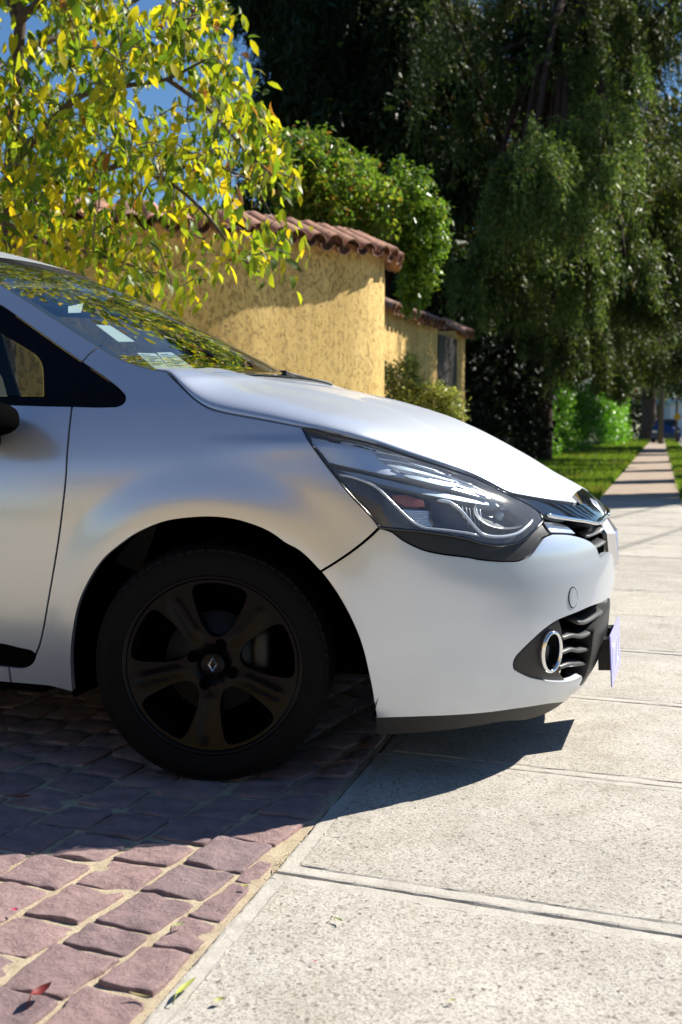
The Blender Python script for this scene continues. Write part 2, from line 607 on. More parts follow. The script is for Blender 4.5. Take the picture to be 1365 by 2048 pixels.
# rows run along E1; each row is broken into stones
cnt_s = 0
edge_n = BR
for qi in range(len(qb) - 1):
    qa, qc = qb[qi], qb[qi + 1]
    p = -.2 + RNG.uniform(0, .15) - 1
    while p < 5.2:
        ln = RNG.uniform(.125, .175) if RNG.random() < .85 else RNG.uniform(.095, .12)
        g = .0075
        P4 = [E1 * (p + g + RNG.normal(0, .004)) + E2 * (qa + g + RNG.normal(0, .004)), E1 * (p + ln - g + RNG.normal(0, .004)) + E2 * (qa + g + RNG.normal(0, .004)),
              E1 * (p + ln - g + RNG.normal(0, .004)) + E2 * (qc - g + RNG.normal(0, .004)), E1 * (p + g + RNG.normal(0, .004)) + E2 * (qc - g + RNG.normal(0, .004))]
        p += ln
        c = np.mean(P4, 0)
        D = c[1]
        if not (1.45 < D < 4.3) or c[0] < -.36 * D - .25:
            continue
        P4 = clip_poly(P4, A0 - BR * .016, edge_n)
        if len(P4) < 3:
            continue
        P4 = np.array(P4)
        ar = abs(.5 * np.sum(P4[:, 0] * np.roll(P4[:, 1], -1) - np.roll(P4[:, 0], -1) * P4[:, 1]))
        if ar < .003:
            continue
        cnt_s += 1
        if cnt_s > 299:
            continue
        sett(P4[::-1], D < 2.75)
# grit and debris in the joint between setts and concrete
cr = []
for i in range(900):
    t = RNG.uniform(-1.2, 1.6)
    p = A0 + BD * t + BR * (-.009 + RNG.normal(0, .006))
    s_ = RNG.uniform(.0012, .0045)
    for v in ((1, 0, 0), (-.6, .8, 0), (-.5, -.9, 0), (0, 0, 1.1)):
        cr.append((p[0] + v[0] * s_, p[1] + v[1] * s_, -.012 + RNG.uniform(0, .004) + v[2] * s_))
gr = quads_np('joint_grit', np.array(cr), 4, [(0, 1, 3), (1, 2, 3), (2, 0, 3)], M['mortar'])
tag(gr, 'brown grit caught in the joint between setts and concrete', kind='stuff')

# ---- pavement of concrete slabs
slab_bed = sheet('pavement', [tuple((A0 - BD * 4 + BR * .003)), tuple(A0 - BD * 4 + BR * 1.0), tuple(A0 + BD * 13 + BR * 1.0), tuple(A0 + BD * 13 + BR * .003)], -.03, M['mortar'])
mats2 = [M['concrete'], M['concrete_smooth']]


def isect(p, d, q, e):
    k = np.linalg.solve(np.stack([d, -e], 1), q - p)
    return p + d * k[0]


tj = -.18 - .88 * 4
k = 0
while tj + .88 * k < 12.4:
    t0 = tj + .88 * k; k += 1
    g = .0036 if t0 < 1.4 else .0022
    j0, j1 = A0 + BD * (t0 + g), A0 + BD * (t0 + .88 - g)
    O_ = [isect(A0 + BR * .002, BD, j0, JD), isect(A0 + BR * .995, BD, j0, JD), isect(A0 + BR * .995, BD, j1, JD), isect(A0 + BR * .002, BD, j1, JD)]
    O_ = np.array(O_)
    b_ = .042
    tops = []
    for ins, z in ((0, -.028), (0, -.006), (.0035, -.0022), (.009, -.001), (b_ - .004, -.001), (b_, .0012)):
        Q_ = []
        for i in range(4):
            a, c_, d_ = O_[i - 1], O_[i], O_[(i + 1) % 4]
            e1 = (c_ - a) / np.linalg.norm(c_ - a); e2 = (d_ - c_) / np.linalg.norm(d_ - c_)
            n1 = np.array([-e1[1], e1[0]]); n2 = np.array([-e2[1], e2[0]])
            Q_.append(isect(c_ + n1 * ins, e1, c_ + n2 * ins, e2))
        tops.append(np.array(Q_))
    zs_ = (-.028, -.006, -.0022, -.001, -.001, .0012)
    # subdivide each edge so that the rim can wander
    nn_ = 40
    V_, F_, MI = [], [], []
    dz0 = RNG.normal(0, .0012)
    wj = [RNG.normal(0, 1, nn_ * 4) for _ in range(6)]
    for li, (Q_, z) in enumerate(zip(tops, zs_)):
        w = wj[0] if li < 2 else wj[li]
        w = (w + np.roll(w, 1) + np.roll(w, 2)) / 2
        for i in range(4):
            for j in range(nn_):
                p = Q_[i] + (Q_[(i + 1) % 4] - Q_[i]) * j / nn_
                cdir = (O_.mean(0) - p); cdir /= np.linalg.norm(cdir)
                am = (.0012, .0012, .0012, .001, .0016, .0022)[li]
                p = p + cdir * w[i * nn_ + j] * am
                V_.append((p[0], p[1], z + dz0 + (RNG.normal(0, .0004) if li > 1 else 0)))
    m4 = nn_ * 4
    for li in range(5):
        for i in range(m4):
            F_.append((li * m4 + i, li * m4 + (i + 1) % m4, (li + 1) * m4 + (i + 1) % m4, (li + 1) * m4 + i)); MI.append(1 if li < 4 else 1)
    F_.append(tuple(5 * m4 + i for i in range(m4))); MI.append(0)
    me = mesh('slab', V_, F_, mats2[0], smooth=False)
    me.materials.append(mats2[1])
    me.polygons.foreach_set('material_index', MI)
    link('slab', me, slab_bed)
# apron between pavement and road
ap = sheet('driveway_apron', [tuple((A0 - BD * 6 + BR * 1.0)), tuple((A0 - BD * 6 + BR * 1.9)), tuple((A0 + BD * 11.6 + BR * 1.9)), tuple((A0 + BD * 11.6 + BR * 1.0))], -.004, M['concrete'])
# the path carries on
dl_ = A0[1] + .9635 * 12.4
q = [pathp(dl_ - .2, 0), pathp(dl_ - .2, 1.0), pathp(150, 1.0), pathp(150, 0)]
sheet('path', [(p[0], p[1]) for p in q], -.007, M['path'])

# ---- grass verges
def grass(name, D0, D1, o0, o1, n, label):
    u = RNG.random(n)
    D = 1 / (1 / D0 + u * (1 / D1 - 1 / D0))
    t = (D - A0[1]) / BD[1]
    of = RNG.uniform(0, 1, n); of = o0(D) + (o1(D) - o0(D)) * of
    p = A0[None] + BD[None] * t[:, None] + BR[None] * of[:, None]
    h = RNG.uniform(.05, .11, n) * (1 + D / 60); w = (.006 + D * .00045)
    a = RNG.uniform(0, 6.28, n); ln = RNG.normal(0, .35, (n, 2))
    V = np.zeros((n, 3, 3))
    V[:, 0, :2] = p + np.stack([np.cos(a), np.sin(a)], -1) * w[:, None]
    V[:, 1, :2] = p - np.stack([np.cos(a), np.sin(a)], -1) * w[:, None]
    V[:, 2, :2] = p + ln * h[:, None]
    V[:, :2, 2] = -.06; V[:, 2, 2] = h - .03
    pal = np.array([(.10, .18, .015), (.14, .22, .02), (.07, .13, .015), (.20, .19, .04)])
    c = pal[RNG.choice(4, n, p=[.4, .3, .2, .1])] * RNG.uniform(.8, 1.2, (n, 1))
    # worn brown patches
    pn = np.sin(p[:, 0] * 2.1) + np.sin(p[:, 1] * .9 + 1) + np.sin(p[:, 0] * 1.3 + p[:, 1] * 1.7)
    c = np.where((pn > 1.5)[:, None], c * .4 + np.array([.12, .08, .03]) * .6, c)
    o = quads_np(name, V.reshape(-1, 3), 3, [(0, 1, 2)], M['grass'], None, c)
    tag(o, label, kind='stuff')
    return o


grass('grass', 11.5, 85, lambda D: D * 0 - 2.6, lambda D: D * 0 - .02, 42000, 'mown green grass between hedge and path')
grass('grass', 13.4, 85, lambda D: D * 0 + 1.02, lambda D: D * 0 + 1.6, 26000, 'narrow grass strip between path and road')

# ---- ochre walls with clay tile copings
def wall(name, front, H, th, label, tiles=True, gate=None, x_lo=-1e9):
    f2 = spline(np.array(front), step=.08)
    t = np.gradient(f2, axis=0); t /= np.linalg.norm(t, axis=1, keepdims=True)
    n = np.stack([t[:, 1], -t[:, 0]], -1)              # towards the front
    back = f2 - n * th
    root = empty(name, (f2[0][0], f2[0][1], 0)); off = np.array([f2[0][0], f2[0][1], 0])
    tag(root, label, 'wall', 'ochre garden walls along the drive')
    V_, F_ = [], []
    zs = np.linspace(-.1, H, 14)
    a = len(zs)
    for i in range(len(f2)):
        for z in zs:
            V_.append(np.array([f2[i][0], f2[i][1], z]) - off)
    o1 = len(V_)
    for i in range(len(f2)):
        for z in (-.1, H):
            V_.append(np.array([back[i][0], back[i][1], z]) - off)
    for i in range(len(f2) - 1):
        for j in range(a - 1):
            F_.append((i * a + j, (i + 1) * a + j, (i + 1) * a + j + 1, i * a + j + 1))
        F_.append((o1 + i * 2, o1 + i * 2 + 1, o1 + i * 2 + 3, o1 + i * 2 + 2))
        F_.append((i * a + a - 1, (i + 1) * a + a - 1, o1 + i * 2 + 3, o1 + i * 2 + 1))
    for i in (0, len(f2) - 1):
        F_.append(tuple(i * a + j for j in range(a)) + (o1 + i * 2 + 1, o1 + i * 2))
    obj('wall_body', V_, F_, M['stucco'], root, smooth=False)
    if tiles:
        s_ = np.concatenate([[0], np.cumsum(np.linalg.norm(np.diff(f2, axis=0), axis=1))])
        sl = math.radians(27)
        for kind, me in (('cover', TILE_C), ('pan', TILE_P)):
            d = .06 if kind == 'cover' else .165
            while d < s_[-1] - .1:
                x = np.interp(d, s_, f2[:, 0]); y = np.interp(d, s_, f2[:, 1])
                nx = np.interp(d, s_, n[:, 0]); ny = np.interp(d, s_, n[:, 1])
                d += .205
                if x < x_lo:
                    continue
                for sg in (1, -1):
                    o = link('roof_tile', me, root)
                    e = np.array([nx, ny])
                    base = np.array([x, y]) - e * (th / 2 + .1)
                    ang = math.atan2(e[1] * sg, e[0] * sg)
                    # local +x runs down the slope
                    Rz = Matrix.Rotation(ang + RNG.normal(0, .025), 4, 'Z') @ Matrix.Rotation(sl + RNG.normal(0, .02), 4, 'Y')
                    top = H + .155 + RNG.normal(0, .005) - (0 if kind == 'cover' else .035)
                    o.matrix_local = Matrix.Translation((base[0] - off[0], base[1] - off[1], top)) @ Rz
        # ridge mortar under the tiles
        V_, F_ = [], []
        for i in range(len(f2)):
            m_ = (f2[i] + back[i]) / 2
            for w_, z in ((th / 2 + .02, H + .001), (.05, H + .12), (-.05, H + .12), (-th / 2 - .02, H + .001)):
                p = m_ + n[i] * w_
                V_.append(np.array([p[0], p[1], z]) - off)
        for i in range(len(f2) - 1):
            for j in range(3):
                F_.append((i * 4 + j, (i + 1) * 4 + j, (i + 1) * 4 + j + 1, i * 4 + j + 1))
        obj('coping_bed', V_, F_, M['clay'], root, smooth=False)
    return root


def tilemesh(name, convex):
    V_, F_ = [], []
    Ln = .43
    for i in range(7):
        u = i / 6
        r = (.082 + .022 * u) if convex else (.10 - .02 * u)
        for th_ in (0, .013):
            for k in range(11):
                a = math.pi * (k / 10) * .94 + .03 * math.pi
                rr = r - th_
                V_.append((u * Ln, rr * math.cos(a), (1 if convex else -1) * (rr * math.sin(a) * .85) + (0 if convex else .05) + RNG.normal(0, .0012)))
    for i in range(6):
        for k in range(10):
            a, b = i * 22 + k, (i + 1) * 22 + k
            F_.append((a, b, b + 1, a + 1))
            F_.append((a + 11, a + 12, b + 12, b + 11))
    for i in (0, 6):
        for k in range(10):
            a = i * 22 + k
            F_.append((a, a + 1, a + 12, a + 11))
    return mesh(name, V_, F_, M['clay'])


TILE_C, TILE_P = tilemesh('roof_tile', True), tilemesh('roof_tile_pan', False)
wall('garden_wall', [(-6, 8.75), (-4, 8.8), (-2.67, 8.92), (-1.6, 9.1), (-.9, 9.45), (-.36, 9.92), (.08, 10.35), (.29, 10.62), (.40, 10.95), (.41, 11.35), (.33, 11.75)], 2.50, .26, 'curved ochre stucco wall with clay tile coping behind the car', x_lo=-3.4)
wall('garden_wall', [(.45, 13.7), (.75, 14.7), (1.08, 15.6), (1.36, 16.35)], 2.34, .26, 'ochre stucco wall with tile coping left of the dark gate')
wall('garden_wall', [(1.70, 17.3), (1.8, 17.6), (1.92, 17.95)], 2.34, .26, 'narrow ochre wall end with tile coping right of the dark gate')
wall('garden_wall', [(.4, -2.6), (-1.2, -2.9), (-3, -3.0), (-7, -3.0)], 2.4, .26, 'ochre stucco wall on the near side of the drive')
gt = empty('garden_gate', (1.5, 16.9, 0)); gt.rotation_euler.z = math.atan2(.95, .34)
tag(gt, 'dark wooden gate between the ochre walls', 'gate')
for k in range(7):
    bm = bmesh.new(); add_box(bm, (-.47 + .157 * k, -.05 + .004 * (k % 2), 1.12), (.15, .035, 2.2))
    bmobj('plank', bm, M['gate'], gt, bevel=.006)
for z in (.4, 1.85):
    bm = bmesh.new(); add_box(bm, (0, -.02, z), (1.1, .03, .12)); bmobj('cross_rail', bm, M['gate'], gt, bevel=.006)

# ------------------------------------------------------------------ plants
LEAF6 = [(0, 1, 3), (0, 3, 2), (1, 4, 6), (1, 6, 3), (3, 6, 5), (3, 5, 2), (4, 7, 6), (6, 7, 5)]


def rotmats(n, droop, spread):
    """random leaf frames: y axis = leaf direction"""
    az = RNG.uniform(0, 2 * math.pi, n)
    el = RNG.normal(droop, spread, n)
    d = np.stack([np.cos(az) * np.cos(el), np.sin(az) * np.cos(el), np.sin(el)], -1)
    r = RNG.normal(0, 1, (n, 3))
    r[:, 2] *= .4
    x = np.cross(d, np.cross(np.array([0, 0, 1.]) + r * .45, d))
    x = np.cross(d, x)
    x /= np.linalg.norm(x, axis=1, keepdims=True) + 1e-9
    z = np.cross(x, d)
    return x, d, z


def leaves8(P_, size, droop, spread, aspect=.27):
    """curved 8-triangle leaves -> verts"""
    n = len(P_)
    x, y, z = rotmats(n, droop, spread)
    s = np.broadcast_to(size, (n,))[:, None]
    cu = RNG.uniform(.05, .55, n)[:, None]
    fo = RNG.uniform(.1, .35, n)[:, None]
    def pt(u, v, w):
        return P_ + s * (x * u * aspect + y * v + z * w)
    V = np.stack([pt(0, 0, 0), pt(-.72, .25, fo * .16), pt(.72, .25, fo * .16), pt(0, .38, -.0 * cu), pt(-.85, .62, fo * .16 - cu * .22), pt(.85, .62, fo * .16 - cu * .22), pt(0, .68, -cu * .3), pt(0, 1, -cu * .9)], 1)
    return V.reshape(-1, 3)


QUAD = [(0, 1, 2), (0, 2, 3)]


def leaves2(P_, size, droop, spread, aspect=.4):
    n = len(P_)
    x, y, z = rotmats(n, droop, spread)
    s = np.broadcast_to(size, (n,))[:, None]
    fo = RNG.uniform(-.25, .25, n)[:, None]
    V = np.stack([P_, P_ + s * (x * aspect * .5 + y * .45 + z * fo), P_ + s * y, P_ + s * (-x * aspect * .5 + y * .45 + z * fo)], 1)
    return V.reshape(-1, 3)


def atpx(px, py, D):
    d = np.array([0, math.cos(PITCH), -math.sin(PITCH)]) * FPX + np.array([1., 0, 0]) * (px - 682.5) - np.array([0, math.sin(PITCH), math.cos(PITCH)]) * (py - 1024)
    return np.array([0, 0, CAMH]) + d * (D / d[1])


def grow(nodes, tips, r_tip=.0035, jitter=.05):
    """connect tips to the nearest point of a growing skeleton -> list of (polyline, radii)"""
    nd = [np.asarray(p, float) for p in nodes]
    out = []
    order = np.argsort([min(np.linalg.norm(np.asarray(t) - p) for p in nd) for t in tips])
    for i in order:
        t = np.asarray(tips[i], float)
        A_ = np.array(nd)
        dd = np.linalg.norm(A_ - t, axis=1) + .6 * np.maximum(0, A_[:, 2] - t[2]) * 0
        b = A_[dd.argmin()]
        L_ = np.linalg.norm(t - b)
        if L_ < 1e-3:
            continue
        k = max(2, int(L_ / .12))
        pts = []
        for j in range(k + 1):
            u = j / k
            p = b + (t - b) * u
            p = p + np.array([0, 0, .18 * L_ * math.sin(math.pi * u)])
            if 0 < j < k:
                p = p + RNG.normal(0, jitter * min(L_, .5) * .35, 3)
            pts.append(p)
        r0 = min(.012, r_tip + .006 * L_)
        out.append((pts, np.linspace(r0, r_tip, k + 1)))
        nd += pts[1:]
    return out


# ---- yellowing broad-leaved tree between the car and the wall
yt = empty('walnut_tree', tuple(atpx(25, 1500, 7.2) * np.array([1, 1, 0])))
tag(yt, 'small autumn tree with yellow-green drooping leaves in front of the ochre wall', 'tree')
yo = np.array(yt.location)
trunk_px = [(10, 1500, 7.2), (22, 900, 7.2), (14, 640, 7.15), (22, 420, 7.1), (28, 230, 7.1), (40, 60, 7.1), (48, -70, 7.0), (56, -150, 7.0)]
limbs = [([(8, 345, 7.1), (60, 290, 7.0), (112, 235, 6.9), (165, 190, 6.7), (250, 172, 6.5), (335, 158, 6.3), (410, 120, 6.2)], .030),
         ([(22, 420, 7.1), (90, 390, 7.0), (160, 370, 6.9), (240, 330, 6.8), (330, 340, 6.9), (420, 330, 6.8), (500, 360, 6.7)], .026),
         ([(28, 120, 7.1), (100, 80, 7.3), (190, 50, 7.5), (290, -10, 7.5), (380, -60, 7.4)], .026),
         ([(240, 330, 6.8), (330, 360, 6.6), (385, 400, 6.5), (430, 450, 6.4), (470, 505, 6.4), (520, 545, 6.4)], .014),
         ([(335, 158, 6.3), (380, 190, 6.2), (430, 230, 6.1), (490, 300, 6.1), (545, 350, 6.1)], .014),
         ([(22, 420, 7.1), (80, 480, 6.8), (150, 500, 6.6), (230, 520, 6.5), (300, 545, 6.4)], .018),
         ([(40, 60, 7.1), (0, -40, 7.0), (-80, -90, 6.8), (-140, -110, 6.6)], .03),
         ([(40, 40, 7.0), (130, -40, 6.8), (220, -90, 6.6), (300, -110, 6.5)], .03)]
tr_pts = spline(np.array([atpx(*p) for p in trunk_px]), step=.1)
v, f = tube_np([p - yo for p in tr_pts], np.linspace(.075, .03, len(tr_pts)), 10)
obj('trunk', v, f, M['bark'], yt)
nodes = list(tr_pts[len(tr_pts) // 3:])
for lp, r in limbs:
    pp = spline(np.array([atpx(*p) for p in lp]), step=.09)
    v, f = tube_np([p - yo for p in pp], np.linspace(r, .006, len(pp)), 8)
    obj('branch', v, f, M['bark'], yt)
    nodes += list(pp)
crown_poly = np.array([(-120, -150), (120, -170), (300, -130), (430, -60), (455, 0), (470, 110), (505, 170), (530, 225), (560, 300), (600, 360), (585, 470), (592, 545), (560, 560), (500, 520), (430, 490), (415, 560), (370, 600), (330, 605), (270, 560), (200, 540), (120, 520), (60, 470), (-60, 500), (-140, 300)])
tips = []
while len(tips) < 800:
    p = np.array([RNG.uniform(-140, 610), RNG.uniform(-170, 610)])
    if not inside(p[None], crown_poly)[0]:
        continue
    # thin the part low on the wall and the sky gaps
    if p[1] > 375 and p[0] > 230 and RNG.random() < .66:
        continue
    if p[0] > 300 and p[1] > 330 and RNG.random() < .25:
        continue
    g_ = math.sin(p[0] * .021 + 1.3) + math.sin(p[1] * .027 + p[0] * .009)
    if g_ > .9 and p[1] < 230:
        continue
    tips.append(atpx(p[0], p[1], RNG.uniform(5.7, 8.1) if p[1] < 430 else RNG.uniform(5.9, 7.3)))
tw = MB()
for pts, rr in grow(nodes, tips):
    tw.add(tube_np([p - yo for p in pts], rr, 4))
two = tw.build('twig', M['twig'], yt)
two['kind'] = 'stuff'
LP, LS = [], []
for t in tips:
    k = RNG.integers(6, 12)
    for j in range(k):
        LP.append(t + RNG.normal(0, .055, 3) + np.array([0, 0, RNG.uniform(-.05, .03)]))
        LS.append(RNG.uniform(.05, .118))
LP = np.array(LP); LS = np.array(LS)
pal = np.array([(.24, .28, .015), (.36, .32, .012), (.48, .35, .015), (.09, .15, .012), (.055, .10, .012), (.20, .09, .02), (.14, .20, .015)])
LC = pal[RNG.choice(7, len(LP), p=[.33, .17, .06, .15, .12, .03, .14])] * RNG.uniform(.8, 1.25, (len(LP), 1))
# the leaves that show largest are single parts, the rest one mass
order = np.argsort(LP[:, 1] / LS)
vis = [i for i in order if abs(LP[i, 0] / LP[i, 1] + .15) < .16 and LP[i, 2] / LP[i, 1] < .55][:290]
rest = np.setdiff1d(np.arange(len(LP)), vis)
V = leaves8(LP[rest], LS[rest], -.85, .45, .23) - yo
rl = quads_np('leaves', V, 8, LEAF6, M['leaf'], yt, LC[rest], smooth=True)
rl['kind'] = 'stuff'
var = []
for k in range(14):
    V = leaves8(np.zeros((1, 3)), .1, -.95, .35, .23)
    o = quads_np('leaf', V, 8, LEAF6, M['leaf'], yt, LC[vis[k]][None] if k else LC[vis[0]][None], smooth=True)
    var.append(o.data)
    bpy.data.objects.remove(o)
for i in vis:
    o = link('leaf', var[RNG.integers(14)], yt, tuple(LP[i] - yo))
    o.rotation_euler = (0, 0, RNG.uniform(0, 6.28))
    o.scale = (LS[i] / .1,) * 3


# ---- leafy masses made of leaf clumps
def clumps(name, label, cat, blobs, nleaf, size, palette, probs, material='ivy_leaf', droop=-.5, spread=.6, group=None, aspect=.55, stems=None, shell=.75, base=None, lumps=26):
    root = empty(name, base if base is not None else (blobs[0][0][0], blobs[0][0][1], 0))
    tag(root, label, cat, group)
    off = np.array(root.location)
    vol = np.array([b[1][0] * b[1][1] * b[1][2] for b in blobs])**.67
    Ps, Cs = [], []
    palette = np.array(palette)
    for (c, r), w in zip(blobs, vol / vol.sum()):
        n = int(nleaf * w)
        # shoots: sub-clumps over the blob
        ns = max(8, int(lumps * 1.0))
        sd = RNG.normal(0, 1, (ns, 3)); sd /= np.linalg.norm(sd, axis=1, keepdims=True)
        sc_ = np.array(c) + sd * np.array(r) * RNG.uniform(shell, 1.04, (ns, 1))
        k = RNG.integers(0, ns, n)
        P_ = sc_[k] + RNG.normal(0, 1, (n, 3)) * np.array(r) * .17
        fill = RNG.random(n) < .3
        q = RNG.normal(0, 1, (n, 3)); q /= np.linalg.norm(q, axis=1, keepdims=True)
        P_ = np.where(fill[:, None], np.array(c) + q * np.array(r) * RNG.uniform(.35, .95, (n, 1)), P_)
        Ps.append(P_)
        tone = RNG.uniform(.75, 1.2, ns)[k]
        Cs.append(palette[RNG.choice(len(palette), n, p=probs)] * tone[:, None] * RNG.uniform(.85, 1.15, (n, 1)))
    Ps = np.concatenate(Ps); Cs = np.concatenate(Cs)
    ok = Ps[:, 2] > .02
    Ps, Cs = Ps[ok], Cs[ok]
    V = leaves2(Ps, RNG.uniform(.7, 1.3, len(Ps)) * size, droop, spread, aspect) - off
    o = quads_np('foliage', V, 4, QUAD, M[material], root, Cs)
    o['kind'] = 'stuff'
    for s_ in stems or []:
        v, f = tube_np([np.array(p) - off for p in s_[0]], s_[1], 7)
        obj('stem', v, f, M['bark'], root)
    return root


gp = [(.10, .19, .022), (.15, .25, .03), (.23, .28, .035), (.05, .09, .015), (.24, .13, .035)]
bl = [(atpx(570, 335, 11.0), (.36, .4, .30)), (atpx(640, 372, 11.2), (.42, .45, .38)), (atpx(610, 330, 11.5), (.40, .4, .30)), (atpx(715, 400, 11.6), (.42, .45, .36)), (atpx(690, 360, 12), (.3, .4, .22))]
clumps('climbing_shrub', 'bright green glossy shrub spilling over the tile coping of the curved wall', 'shrub', bl, 15000, .062, gp, [.3, .3, .2, .12, .08], stems=[([(-.5, 11.4, 0), (-.45, 11.4, 2), (-.35, 11.4, 2.9)], [.05, .04, .02])])
bl = [(atpx(800, 400, 12.0), (.30, .4, .32)), (atpx(835, 460, 12.2), (.30, .4, .36)), (atpx(845, 530, 12.3), (.22, .35, .30)), (atpx(825, 585, 12.4), (.15, .25, .2))]
clumps('climbing_shrub', 'green creeper hanging down past the right-hand end of the curved wall', 'shrub', bl, 10500, .062, gp, [.42, .36, .1, .12, .0])
bl = [(atpx(800, 770, 12.2), (.24, .3, .26)), (atpx(870, 810, 12.0), (.30, .3, .24)), (atpx(830, 850, 12.1), (.42, .35, .5)), (atpx(820, 735, 12.3), (.1, .12, .14))]
clumps('round_bush', 'pale green round bush in front of the ochre wall, just beyond the bonnet', 'shrub', bl, 9500, .045, [(.28, .30, .09), (.34, .36, .10), (.18, .21, .05)], [.45, .3, .25], aspect=.5, droop=.2, stems=[([(.85, 12.1, 0), (.8, 12.1, .5), (.75, 12.15, 1.0)], [.03, .02, .01])])
# hedge blocks along the path
hp = [(.05, .13, .01), (.09, .20, .015), (.03, .075, .01)]
for k, (d0, d1, ht, off_, lab) in enumerate([(33.5, 35, 2.8, -3.0, 'narrow ivy-clad hedge column standing nearest the reddish trunk'), (37.5, 39, 2.8, -2.75, 'second narrow ivy column from the reddish trunk'), (42, 43.6, 2.8, -2.6, 'third ivy column along the lawn, with a sunlit right edge'), (48, 50.5, 2.7, -2.45, 'ivy hedge block just before the long bright sunlit one'), (56, 74, 3.0, -1.9, 'long bright sunlit hedge block at the far end of the lawn')]):
    bl = []
    n_ = max(1, int((d1 - d0) / 1.6))
    for j in range(n_):
        D = d0 + (d1 - d0) * (j + .5) / n_
        for z in (.6, 1.5, ht - .7):
            p = pathp(D, off_ + (.15 if z < 1 else 0))
            bl.append(((p[0], p[1], z), (.6, (d1 - d0) / n_ * .6, .75)))
    clumps('hedge', lab, 'hedge', bl, 5000 if k < 4 else 15000, .10 if k < 4 else .15, [(.10, .24, .02), (.16, .33, .03), (.05, .12, .015)] if k < 4 else [(.13, .32, .02), (.2, .42, .03), (.07, .17, .015)], [.45, .35, .2], group='hedge blocks along the path', aspect=.7, shell=.9)  # leaf palettes brightened for a sunlit look, most in the far block
# evergreen screen in the shade under the pepper tree
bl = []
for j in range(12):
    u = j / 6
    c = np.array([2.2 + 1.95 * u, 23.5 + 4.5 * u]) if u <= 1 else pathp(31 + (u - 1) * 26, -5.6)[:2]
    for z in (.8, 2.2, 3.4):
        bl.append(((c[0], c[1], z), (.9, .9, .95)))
clumps('evergreen_screen', 'almost black evergreen screen in deep shade beside the pepper tree trunk', 'hedge', bl, 34000, .17, [(.008, .014, .006), (.012, .02, .008), (.005, .009, .004)], [.5, .3, .2], shell=.85, aspect=.6, material='fine_leaf')


